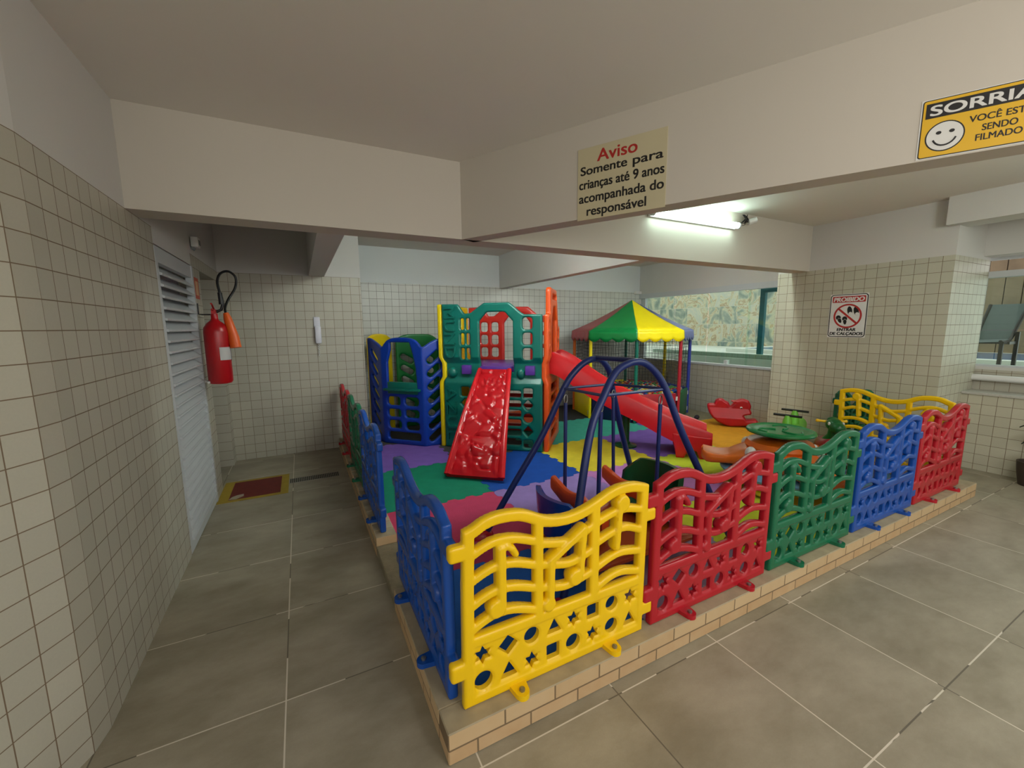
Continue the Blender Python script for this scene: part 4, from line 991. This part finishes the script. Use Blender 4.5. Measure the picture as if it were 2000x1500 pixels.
# lime seesaw behind it
sea = thing('seesaw', 'lime green seesaw with two black handlebars behind the green disc', 'seesaw', (4.75, 2.54, 0.06), math.radians(18))
R = []
for i in range(25):
    u = -0.62+1.10*i/24; zc = 0.19+0.28*(u/0.62)**2*0.35; hh = 0.07+0.05*(1-(u/0.62)**2); wd = 0.11+0.03*math.cos(u*6)
    R.append([(u, wd*math.cos(2*PI*k/16), zc+hh*math.sin(2*PI*k/16)) for k in range(16)])
g = G(); g.rings(R); g.build('body', LIME, sea)
g = G(); g.lathe([(0.0, 0.0), (0.18, 0.0), (0.17, 0.08), (0.12, 0.16), (0.1, 0.2)], 24, Matrix.Scale(1.3, 4, (1, 0, 0))); g.build('base', LIME, sea)
for u in (-0.16, 0.20):
    g = G(); g.tube([(u, 0, 0.28), (u, 0, 0.40), (u, 0, 0.455)], [0.055, 0.04, 0.022], 12); p_ = g.build('handle_post', LIME, sea)
    g = G(); g.tube([(u, -0.13, 0.455), (u, 0.13, 0.455)], 0.013, 10); g.build('handlebar', black, p_)

# green animal rocker with yellow handles
rk = thing('animal_rocker', 'dark green animal rocker with a round snout, yellow handles and red body', 'rocker', (4.62, 2.08, 0.06), math.radians(-132)); rk.scale = (0.82, 0.82, 0.82)
g = G(); g.ell((0.04, 0, 0.545), (0.095, 0.085, 0.075), 24, 14); g.ell((0.13, 0, 0.520), (0.075, 0.08, 0.068), 24, 14); g.tube([(0.06, 0, 0.50), (0.05, 0, 0.42), (0.0, 0, 0.34), (-0.06, 0, 0.28)], [0.06, 0.062, 0.085, 0.10], 18); g.ell((0.0, 0, 0.595), (0.05, 0.06, 0.035), 16, 10)
hd_ = g.build('head', plastic('rocker_green', (6, 92, 40), 0.28), rk); hd_['label'] = 'green head and neck'
for y in (-0.072, 0.072):
    e = G(); e.ell((0.085, y, 0.565), (0.02, 0.012, 0.022), 14, 10); w_ = e.build('eye', white_pl, hd_)
for s in (-1, 1):
    g = G(); g.tube([(-0.02, s*0.04, 0.565), (-0.025, s*0.11, 0.572), (-0.03, s*0.155, 0.575), (-0.03, s*0.165, 0.575)], [0.016, 0.014, 0.020, 0.010], 12); g.build('handle', P_YEL, rk)
R = [[(u, wd*math.cos(2*PI*k/18), zc+hh*math.sin(2*PI*k/18)) for k in range(18)] for u, wd, zc, hh in ((-0.20, 0.05, 0.26, 0.06), (-0.17, 0.11, 0.25, 0.11), (-0.1, 0.14, 0.24, 0.13), (0.0, 0.15, 0.24, 0.14), (0.10, 0.14, 0.25, 0.14), (0.2, 0.07, 0.25, 0.08))]
g = G(); g.rings(R); g.build('body', plastic('rocker_red', (150, 24, 30), 0.3), rk)['label'] = 'red body'
g = G()
for s in (-1, 1):
    g.tube([(-0.24, s*0.13, 0.10), (-0.15, s*0.13, 0.04), (-0.05, s*0.13, 0.024), (0.1, s*0.13, 0.04), (0.26, s*0.13, 0.11)], 0.022, 10); g.tube([(-0.15, s*0.13, 0.03), (-0.12, s*0.1, 0.2)], 0.025, 8); g.tube([(0.08, s*0.13, 0.03), (0.06, s*0.1, 0.2)], 0.025, 8)
g.build('runners', plastic('rocker_green', (6, 92, 40), 0.28), rk)

# red rocking animal by the window
raw = [(435, 480), (440, 430), (480, 400), (590, 400), (620, 310), (680, 268), (770, 270), (830, 318), (900, 350), (945, 445), (990, 390), (1040, 345), (955, 328), (955, 306), (1060, 300), (1150, 262), (1230, 255), (1330, 290), (1362, 350), (1390, 420), (1385, 470), (1372, 500), (1410, 580), (1390, 625), (1310, 640), (1245, 662), (1310, 752), (1500, 735), (1550, 770), (1550, 830), (1280, 900), (1000, 938), (880, 925), (700, 850), (560, 740), (480, 620)]
prof = [((x-980)/1720, (938-z)/1720) for x, z in raw]
def rf(X, Z): return d_poly(X, Z, prof)
V, F = plate(rf, -0.34, 0.36, -0.01, 0.42, 0.0065, 0.2, 0.03, 0.5, half=lambda x, z: 0.10-0.04*min(1, max(0, (z-0.12)/0.14)))
hs = thing('rocking_toy', 'small red rocking animal with a smiling head by the window wall', 'rocking toy', (5.38, 3.67, 0.06), math.atan2(-0.76, 0.65))
g = G(); g.add(V, F); b_ = g.build('body', plastic('toy_red', (176, 20, 30), 0.3), hs, ang=60)
e = G(); e.ell((0.113, -0.056, 0.278), (0.018, 0.012, 0.014), 12, 8); w_ = e.build('eye', white_pl, hs)
e = G(); e.ell((0.116, -0.066, 0.272), (0.009, 0.006, 0.009), 10, 6); e.build('pupil', black, w_)
g = G(); g.tube([(0.015, -0.10, 0.35), (0.015, 0.10, 0.35)], 0.012, 10); g.build('handlebar', plastic('toy_red', (176, 20, 30), 0.3), hs)
g = G(); g.ell((0, 0, 0.035), (0.07, 0.035, 0.035), 16, 8); g.V = [(x, y, max(z, 0.0)) for x, y, z in g.V]
q = g.build('dark_shoe', plain('dark_fabric', (38, 28, 40), 0.8)); q.location = (5.30, 4.17, 0.06); q.rotation_euler = (0, 0, 0.4); tag(q, 'small dark shoe-like lump on the floor behind the red rocking animal', 'shoe')

# ------------------------------------------------------------------ things on walls and ceiling
GLOW = glow('fluorescent_glow', (0.74, 1.0, 0.90), 8.5); GLOW2 = glow('added_fill_glow_rear', (0.88, 1.0, 0.97), 44.0)  # the stronger rear glow is only for the added tubes out of view
def lampfix(x0, x1, y, z, face, label):
    t = thing('fluorescent_lamp', label, 'lamp', ((x0+x1)/2, y, z))
    L = x1-x0
    g = G(); g.bx(-L/2-0.02, L/2+0.02, 0 if face < 0 else -0.02, 0.02 if face < 0 else 0, -0.028, 0.028); g.build('housing', white_pl, t, bevel=0.004)
    g = G(); g.tube([(-L/2, face*0.03, 0), (L/2, face*0.03, 0)], 0.028, 14); g.build('tube', GLOW if face < 0 else GLOW2, t)
    g = G()
    for s in (-1, 1): g.tube([(s*L/2, face*0.03, 0), (s*(L/2+0.02), face*0.03, 0)], 0.03, 14)
    g.build('end_cap', alu, t)
    return t
lampfix(2.83, 3.97, 2.80, 2.465, -1, 'lit white fluorescent tube lamp on the front of the ceiling beam')
lampfix(1.0, 2.15, 3.06, 2.47, 1, 'added unseen fill tube on the rear of the ceiling beam over the play tower')  # hidden behind the beam, added to brighten the play area
lampfix(3.7, 4.85, 3.06, 2.47, 1, 'added unseen fill tube on the rear of the ceiling beam before the ball pit')  # second hidden tube, added for more light on the canopy side
cm = thing('security_camera', 'small white security camera hanging with loose cables beside the lamp', 'camera', (4.16, 2.815, 2.54))
g = G(); g.tube([(0.0, -0.03, -0.02), (0.06, -0.07, 0.0)], [0.028, 0.03], 14); g.tube([(-0.01, 0.0, 0.03), (0.0, -0.03, -0.02)], 0.01, 8); g.build('body', white_pl, cm)
cb = G()
for k in range(5):
    P = smooth_pts([(4.0, 2.805, 2.475), (4.05+0.01*k, 2.78, 2.50+0.02*math.sin(k)), (4.09+0.015*math.cos(k*2), 2.77, 2.55+0.02*math.sin(k*3)), (4.08+0.02*math.sin(k), 2.79, 2.585), (4.13+0.012*k, 2.78, 2.56-0.01*k), (4.10+0.01*k, 2.79, 2.50+0.008*k), (4.16, 2.80, 2.598)], 5)
    cb.tube(P, 0.0028, 6)
tag(cb.build('loose_cable', black), 'tangle of thin dark cables between lamp end and ceiling', 'cable')

# signs on the oblique beam
SM = lambda s, z, o=0.0: frame(Vector((BO.x, BO.y, z))+bd*s-nr*o, bd, z=-nr)    # x along the beam; z out; y = up
def signM(s, z, o): 
    m = frame(Vector((BO.x, BO.y, z))+bd*s-nr*o, bd, z=-nr); return m
def plateobj(name, x0, x1, y0, y1, th, mat, parent, Mx, r=0.0, n=6):
    g = G()
    if r:
        P = []
        for cx, cy, a in ((x1-r, y0+r, -PI/2), (x1-r, y1-r, 0), (x0+r, y1-r, PI/2), (x0+r, y0+r, PI)):
            P += [(cx+r*math.cos(a+PI/2*k/n), cy+r*math.sin(a+PI/2*k/n)) for k in range(n+1)]
        g.prism(P, 0, th)
    else: g.bx(x0, x1, y0, y1, 0, th)
    return g.build(name, mat, parent, smooth=False, M=Mx)
ink = plain('sign_black', (16, 14, 14), 0.5); ink_red = plain('sign_red', (176, 36, 32), 0.5); ink_white = plain('sign_white', (222, 222, 218), 0.5)
av = thing('notice_sign', 'beige notice sign headed Aviso in red on the oblique beam', 'sign'); av.matrix_world = signM(1.139, 2.09, 0.0)
plateobj('board', -0.246, 0.246, 0, 0.385, 0.004, plain('sign_beige', (200, 190, 156), 0.45, 0.06, 3), av, Matrix.Identity(4))
I4 = Matrix.Identity(4)
for tx, x, y, wd, ht, mt in (('Aviso', -0.018, 0.302, 0.222, 0.064, ink_red), ('Somente', -0.094, 0.243, 0.267, 0.046, ink), ('para', 0.150, 0.243, 0.155, 0.046, ink), ('crianças até 9 anos', 0.0, 0.168, 0.470, 0.050, ink), ('acompanhada do', 0.0, 0.094, 0.470, 0.050, ink), ('responsável', -0.02, 0.022, 0.335, 0.050, ink)):
    text(tx, mt, av, at2(I4, x, y, 0.004), wd, None, 0.0017, cap=ht)
so_ = thing('camera_notice_sign', 'yellow and black sign with a smiling face on the oblique beam', 'sign'); so_.matrix_world = signM(2.318+0.17, 2.105, 0.0)
plateobj('backing', -0.17, 0.17, 0, 0.21, 0.002, ink_white, so_, I4)
plateobj('border', -0.166, 0.166, 0.003, 0.207, 0.0026, ink, so_, I4, 0.008)
plateobj('field', -0.163, 0.163, 0.006, 0.204, 0.0032, plain('sign_yellow', (228, 180, 28), 0.45, 0.03, 4), so_, I4, 0.007)
plateobj('band', -0.156, 0.156, 0.142, 0.194, 0.0038, ink, so_, I4)
text('SORRIA', ink_white, so_, at2(I4, -0.012, 0.150, 0.0038), 0.262, 0.035, 0.0016)
for tx, y, wd in (('VOCÊ ESTÁ', 0.101, 0.155), ('SENDO', 0.066, 0.085), ('FILMADO', 0.034, 0.112)):
    text(tx, ink, so_, at2(I4, 0.040, y, 0.0032), wd, None, 0.0006, cap=0.0225)
def disc(name, c, r, th, mat, parent, z, sy=1.0):
    g = G(); g.prism([(c[0]+r*math.cos(2*PI*k/40), c[1]+r*sy*math.sin(2*PI*k/40)) for k in range(40)], 0, th); return g.build(name, mat, parent, smooth=False, M=Matrix.Translation((0, 0, z)))
fc = disc('face_outline', (-0.098, 0.072), 0.053, 0.0004, ink, so_, 0.0032); disc('face', (-0.098, 0.072), 0.049, 0.0004, ink_white, so_, 0.0036)
for x in (-0.115, -0.08): disc('face_eye', (x, 0.086), 0.0075, 0.0004, ink, so_, 0.004, 0.8)
g = G(); g.tube([(-0.098+0.032*math.cos(a), 0.074+0.034*math.sin(a), 0.004) for a in [math.radians(200+14*k) for k in range(11)]], 0.0028, 6); g.build('face_smile', ink, so_)

# no-shoes sign on the pillar
ns = thing('no_shoes_sign', 'white no-shoes sign with a red prohibition ring on the tiled pillar', 'sign')
ns.matrix_world = frame((XP-0.001, 2.40, 1.333), (0, -1, 0), z=(-1, 0, 0))
Wd, Hd = 0.36, 0.478
plateobj('backing', -Wd/2, Wd/2, 0, Hd, 0.003, ink_white, ns, I4, 0.01); plateobj('border', -Wd/2+0.004, Wd/2-0.004, 0.005, Hd-0.005, 0.0036, ink, ns, I4, 0.03); plateobj('field', -Wd/2+0.013, Wd/2-0.013, 0.013, Hd-0.013, 0.0042, ink_white, ns, I4, 0.024)
plateobj('heading_band', -0.155, 0.155, 0.385, 0.452, 0.0048, ink_red, ns, I4, 0.008)
text('PROIBIDO', ink_white, ns, at2(I4, 0, 0.395, 0.0048), 0.285, 0.045, 0.0024, shear=0.15); text('ENTRAR', ink, ns, at2(I4, 0.0, 0.072, 0.0042), 0.175, None, 0.0024, shear=0.1, cap=0.032); text('DE CALÇADOS', ink, ns, at2(I4, 0.0, 0.028, 0.0042), 0.31, None, 0.0024, shear=0.1, cap=0.032)
def ink_shape(name, f, b, mat, th=0.0006, z=0.0042, res=0.003):
    V, F = plate(f, b[0], b[1], b[2], b[3], res, th, 0.001, 1.0); g = G(); g.add([(x, zz, -y) for x, y, zz in V], F); return g.build(name, mat, ns, smooth=False, M=Matrix.Translation((0, 0, z)))
def ell2(X, Z, c, a, b, rot):
    cx, sx = math.cos(rot), math.sin(rot); u = (X-c[0])*cx+(Z-c[1])*sx; v = -(X-c[0])*sx+(Z-c[1])*cx; return (1-np.hypot(u/a, v/b))*min(a, b)
def flip(X, Z, c, rot):
    s = np.maximum(ell2(X, Z, (c[0]-0.02*math.sin(-rot)*0, c[1]), 0.017, 0.043, rot), -9)
    vx = (X-c[0])*math.cos(rot)+(Z-c[1])*math.sin(rot); vz = -(X-c[0])*math.sin(rot)+(Z-c[1])*math.cos(rot)
    return np.minimum(np.maximum(s, ell2(X, Z, (c[0]-math.sin(rot)*0.022, c[1]+math.cos(rot)*0.022), 0.024, 0.026, rot)), -np.minimum(0.0022-np.abs(vz-0.018+np.abs(vx)*1.0), 1))
ink_shape('slippers', lambda X, Z: np.maximum(flip(X, Z, (-0.075, 0.200), 0.45), flip(X, Z, (-0.02, 0.185), 0.12)), (-0.14, 0.04, 0.12, 0.27), ink)
def shoe(X, Z, c, rot): return np.maximum(ell2(X, Z, c, 0.023, 0.05, rot), -9)
ink_shape('shoes', lambda X, Z: np.maximum(shoe(X, Z, (0.018, 0.292), 0.18), shoe(X, Z, (0.078, 0.286), 0.26)), (-0.03, 0.13, 0.21, 0.36), ink)
ink_shape('shoe_toes', lambda X, Z: np.maximum(ell2(X, Z, (0.026, 0.262), 0.017, 0.018, 0.18), ell2(X, Z, (0.088, 0.256), 0.017, 0.018, 0.26)), (-0.02, 0.13, 0.21, 0.31), ink_white, 0.0008)
def ring(X, Z):
    d = np.hypot(X, (Z-0.236)); r = np.minimum(0.133-d, d-0.115)
    return np.maximum(r, np.minimum(d_caps(X, Z, [(-0.095, 0.322), (0.095, 0.150)], 0.010), 0.13-d))
ink_shape('prohibition_ring', ring, (-0.14, 0.14, 0.09, 0.38), ink_red, 0.001)

# small evacuation sticker, sensor, intercom
t = tag(plateobj('red_sticker', 0, 0.155, 0, 0.175, 0.002, plain('sticker_red', (196, 74, 48), 0.5), None, None), 'red sticker on the tiled jamb beside the louvred door', 'sticker')
t.matrix_world = frame((-0.737, 4.455, 1.745), (0, -1, 0), z=(1, 0, 0)) @ Matrix.Scale(-1, 4, (1, 0, 0)) if False else frame((-0.737, 4.28, 1.745), (0, 1, 0), z=(1, 0, 0))
plateobj('pale_panel', 0.03, 0.125, 0.03, 0.145, 0.0026, plain('sticker_pale', (222, 176, 130), 0.5), t, I4)
sn = thing('motion_sensor', 'small white motion sensor box above the niche beside the door', 'sensor', (-0.71, 4.32, 2.19))
g = G(); g.bx(-0.02, 0.03, -0.05, 0.05, -0.03, 0.05); g.build('case', white_pl, sn, bevel=0.006)
g = G(); g.bx(0.03, 0.033, -0.02, 0.04, -0.01, 0.03); g.build('lens', plain('grey_lens', (110, 112, 114), 0.4), sn, smooth=False)
g = G(); g.tube([(-0.025, 0, -0.03), (0, 0, -0.05)], 0.012, 8); g.build('bracket', grey_alu, sn)
ic_ = thing('intercom_handset', 'white wall intercom with hanging cord on the corridor end wall', 'intercom', (0.20, YC, 1.42))
g = G(); g.bx(-0.035, 0.035, -0.022, 0, 0.08, 0.205); g.build('cradle', plastic('intercom_plastic', (222, 222, 232), 0.4), ic_, bevel=0.008)
g = G(); g.bx(-0.03, 0.038, -0.06, -0.022, -0.11, 0.10); g.build('handset', plastic('intercom_plastic', (222, 222, 232), 0.4), ic_, bevel=0.016)
P = [(0.004+0.008*math.cos(k*1.3), -0.02+0.008*math.sin(k*1.3), -0.11-k*0.0052) for k in range(30)]
g = G(); g.tube(P, 0.0035, 6); g.build('cord', white_pl, ic_)
g = G(); g.bx(XW-0.14, XW-0.002, YB-0.06, YB-0.001, 2.085, 2.14); tag(g.build('junction_box', white_pl, smooth=False, bevel=0.004), 'small white box under the beam in the window corner', 'box')

# fire extinguisher
fe = thing('fire_extinguisher', 'red fire extinguisher with orange horn and black hose on the wall by the niche', 'fire extinguisher', (-0.61, 4.18, 1.035)); fe.scale = (0.88, 0.88, 0.88)
er = plain('extinguisher_red', (176, 16, 24), 0.3, 0.03)
g = G(); g.lathe([(0.04, 0.0), (0.085, 0.008), (0.10, 0.03), (0.10, 0.49), (0.095, 0.53), (0.07, 0.57), (0.035, 0.60), (0.028, 0.62), (0.028, 0.66)], 30); g.build('cylinder', er, fe)
g = G(); g.bx(-0.018, 0.018, -0.03, 0.06, 0.66, 0.70); g.tube([(0, 0.02, 0.70), (0, -0.06, 0.745), (0, -0.10, 0.75)], 0.008, 8); g.tube([(0, 0.02, 0.69), (0, -0.09, 0.70)], 0.008, 8); g.build('valve', er, fe)
g = G(); g.tube([(0.015, 0.03, 0.68), (0.055, 0.03, 0.70), (0.075, 0.03, 0.76), (0.06, 0.03, 0.86)], 0.013, 10); g.tube(smooth_pts([(0.06, 0.03, 0.84), (0.045, 0.05, 0.96), (0.07, 0.08, 1.04), (0.13, 0.13, 1.07), (0.18, 0.17, 1.02), (0.17, 0.16, 0.92), (0.11, 0.10, 0.80), (0.085, 0.05, 0.72), (0.09, 0.02, 0.66)], 6), 0.011, 10); g.tube([(0.06, 0.03, 0.75), (0.058, 0.03, 0.86)], 0.019, 12); g.build('hose', black, fe)
g = G(); g.tube([(0.09, 0.02, 0.67), (0.10, 0.015, 0.62), (0.135, 0.0, 0.44), (0.145, -0.01, 0.34)], [0.022, 0.034, 0.046, 0.048], 18); g.build('horn', plastic('horn_orange', (220, 92, 24), 0.4), fe)
g = G(); g.lathe([(0.1005, 0.22), (0.1015, 0.22), (0.1015, 0.36), (0.1005, 0.36)], 40, cap=False)
lb = []
for (x, y, z) in g.V: lb.append((x, y, z))
g2 = G()
a0, a1 = math.radians(-75), math.radians(-5); n = 12
g2.rings([[(r*math.cos(a0+(a1-a0)*k/n), r*math.sin(a0+(a1-a0)*k/n), z) for r, z in ((0.1005, 0.23), (0.102, 0.23), (0.102, 0.35), (0.1005, 0.35))] for k in range(n+1)])
g2.build('paper_label', plain('paper_grey', (190, 190, 188), 0.6), fe)
g2 = G(); a0, a1 = math.radians(-5), math.radians(22)
g2.rings([[(r*math.cos(a0+(a1-a0)*k/n), r*math.sin(a0+(a1-a0)*k/n), z) for r, z in ((0.1005, 0.22), (0.1025, 0.22), (0.1025, 0.33), (0.1005, 0.33))] for k in range(n+1)])
g2.build('seal_label', plain('seal_blue', (34, 38, 84), 0.5), fe)
g = G(); g.tube([(-0.135, 0.10, 0.76), (-0.135, 0.10, 0.66), (-0.10, 0.06, 0.655), (-0.02, 0.03, 0.655)], 0.006, 8); g.build('wall_hook', black, fe)

# ------------------------------------------------------------------ outside
dk_m = plain('pool_deck_stone', (216, 216, 208), 0.7, 0.05, 5)
g = G(); g.bx(6.5, 16, -6, 14, -0.1, 0.93); struct(g.build('outside_ground', dk_m, smooth=False))
sm = stone_mat()
g = G(); g.bx(9.8, 10.1, 5.5, 13.5, 0.9, 2.32); g.bx(7.2, 16.0, 10.5, 10.8, 0.9, 4.2); struct(g.build('outside_wall', sm, smooth=False))
g = G(); g.bx(6.55, 6.70, 3.2, 6.3, 0.0, 1.0); struct(g.build('outside_low_wall', tile_mat('outside_tiles', (0, 1), 3.2, 0.1015, z0=0.03, top=2.0, tile=(160, 176, 160)), smooth=False))
g = G(); g.bx(7.9, 10.4, 1.0, 5.6, 0.93, 1.00); pool = struct(g.build('outside_pool_ground', dk_m, smooth=False))
g = G(); g.bx(8.15, 9.75, 1.3, 5.35, 1.0, 1.002); struct(g.build('outside_water', plain('pool_water', (60, 118, 176), 0.08, 0.15, 9), smooth=False))
sm2 = plain('plank_cladding', (130, 110, 84), 0.7, 0.25, 3)
g = G()
for k in range(10): g.bx(9.9, 10.02+0.01*(k % 2), 1.95+k*0.19, 2.13+k*0.19, 0.93, 3.4)
tag(g.build('clad_column', sm2, smooth=False, bevel=0.004), 'wide column clad in vertical stone strips beyond the right window', 'column')
g = G(); g.bx(6.78, 6.84, 4.17, 4.25, 0.93, 2.4); g.tube([(6.8, 3.2, 2.04), (6.8, 4.20, 2.04)], 0.045); tag(g.build('teal_post', plain('teal_frame', (30, 104, 112), 0.4)), 'teal framed post with a grey tube outside the window', 'post')
# sling chair beyond the right window
ch = thing('lounge_chair', 'black framed sling chair with grey mesh beyond the right window', 'chair', (7.5, 1.60, 0.93), 0.0)
fr = plain('dark_frame', (44, 36, 32), 0.4)
bk = [Vector((0.0, 0.34, 0.34)), Vector((0.0, 0.05, 0.36)), Vector((0.16, -0.02, 0.77)), Vector((0.16, 0.29, 0.77))]
for a, b in ((bk[0], bk[3]), (bk[1], bk[2])):
    g = G(); g.tube(smooth_pts([tuple(a+Vector((-0.25, 0.02, -0.03))), tuple(a+Vector((-0.04, 0, -0.02))), tuple(a.lerp(b, 0.4)), tuple(b)], 6), 0.017, 8); g.build('side_rail', fr, ch)
for x, y in ((0.0, 0.34), (0.0, 0.0), (-0.24, 0.35), (-0.24, 0.06)):
    g = G(); g.bx(x-0.018, x+0.018, y-0.016, y+0.016, 0.0, 0.44 if x == 0 else 0.33); g.build('leg', fr, ch)
g = G(); g.bx(-0.012, 0.012, 0.0, 0.34, 0.295, 0.33); g.bx(-0.24, 0.0, 0.0, 0.02, 0.30, 0.33); g.bx(-0.24, 0.0, 0.33, 0.35, 0.30, 0.33); g.build('stretcher', fr, ch)
g = G(); q = Vector((0.005, 0, -0.004)); g.rings([[tuple(bk[0]), tuple(bk[1]), tuple(bk[1]+q), tuple(bk[0]+q)], [tuple(bk[3]), tuple(bk[2]), tuple(bk[2]+q), tuple(bk[3]+q)]]); g.rings([[tuple(bk[0]), tuple(bk[1]), tuple(bk[1]+q), tuple(bk[0]+q)], [tuple(bk[0]+Vector((-0.25, 0.02, -0.03))), tuple(bk[1]+Vector((-0.25, 0.02, -0.03))), tuple(bk[1]+Vector((-0.25, 0.02, -0.035))), tuple(bk[0]+Vector((-0.25, 0.02, -0.035)))]]); g.build('sling', plain('grey_mesh', (96, 104, 104), 0.7), ch)
# dark plant leaves at the right edge
pl = thing('potted_plant', 'dark leafy plant at the right edge before the low tiled wall', 'plant', (5.86, 1.02, 0.0))
g = G(); g.lathe([(0.09, 0.0), (0.11, 0.12), (0.12, 0.22), (0.105, 0.22), (0.10, 0.19)], 20); g.build('pot', plain('dark_pot', (60, 48, 40), 0.6), pl)
g = G(); g.tube([(0, 0, 0.18), (0.01, 0.0, 0.42), (0.0, 0.02, 0.56)], 0.008, 8); g.build('stem', plain('dark_stem', (50, 44, 30), 0.7), pl)
for k in range(9):
    a = k*2.4; zz = 0.36+0.028*k; L = 0.13
    g = G(); V = []; F = []
    for i in range(7):
        t = i/6; wv = 0.035*math.sin(PI*min(1, t*1.05+0.05))
        cx = L*t; z = zz+0.05*math.sin(t*2)-0.04*t*t
        V += [(cx*math.cos(a)-wv*math.sin(a), cx*math.sin(a)+wv*math.cos(a), z), (cx*math.cos(a), cx*math.sin(a), z-0.008), (cx*math.cos(a)+wv*math.sin(a), cx*math.sin(a)-wv*math.cos(a), z)]
    for i in range(6):
        b = i*3; F += [(b, b+1, b+4, b+3), (b+1, b+2, b+5, b+4)]
    g.add(V, F); o = g.build('leaf', plain('dark_leaf', (22, 34, 26), 0.5), pl); o.modifiers.new('s', 'SOLIDIFY').thickness = 0.002
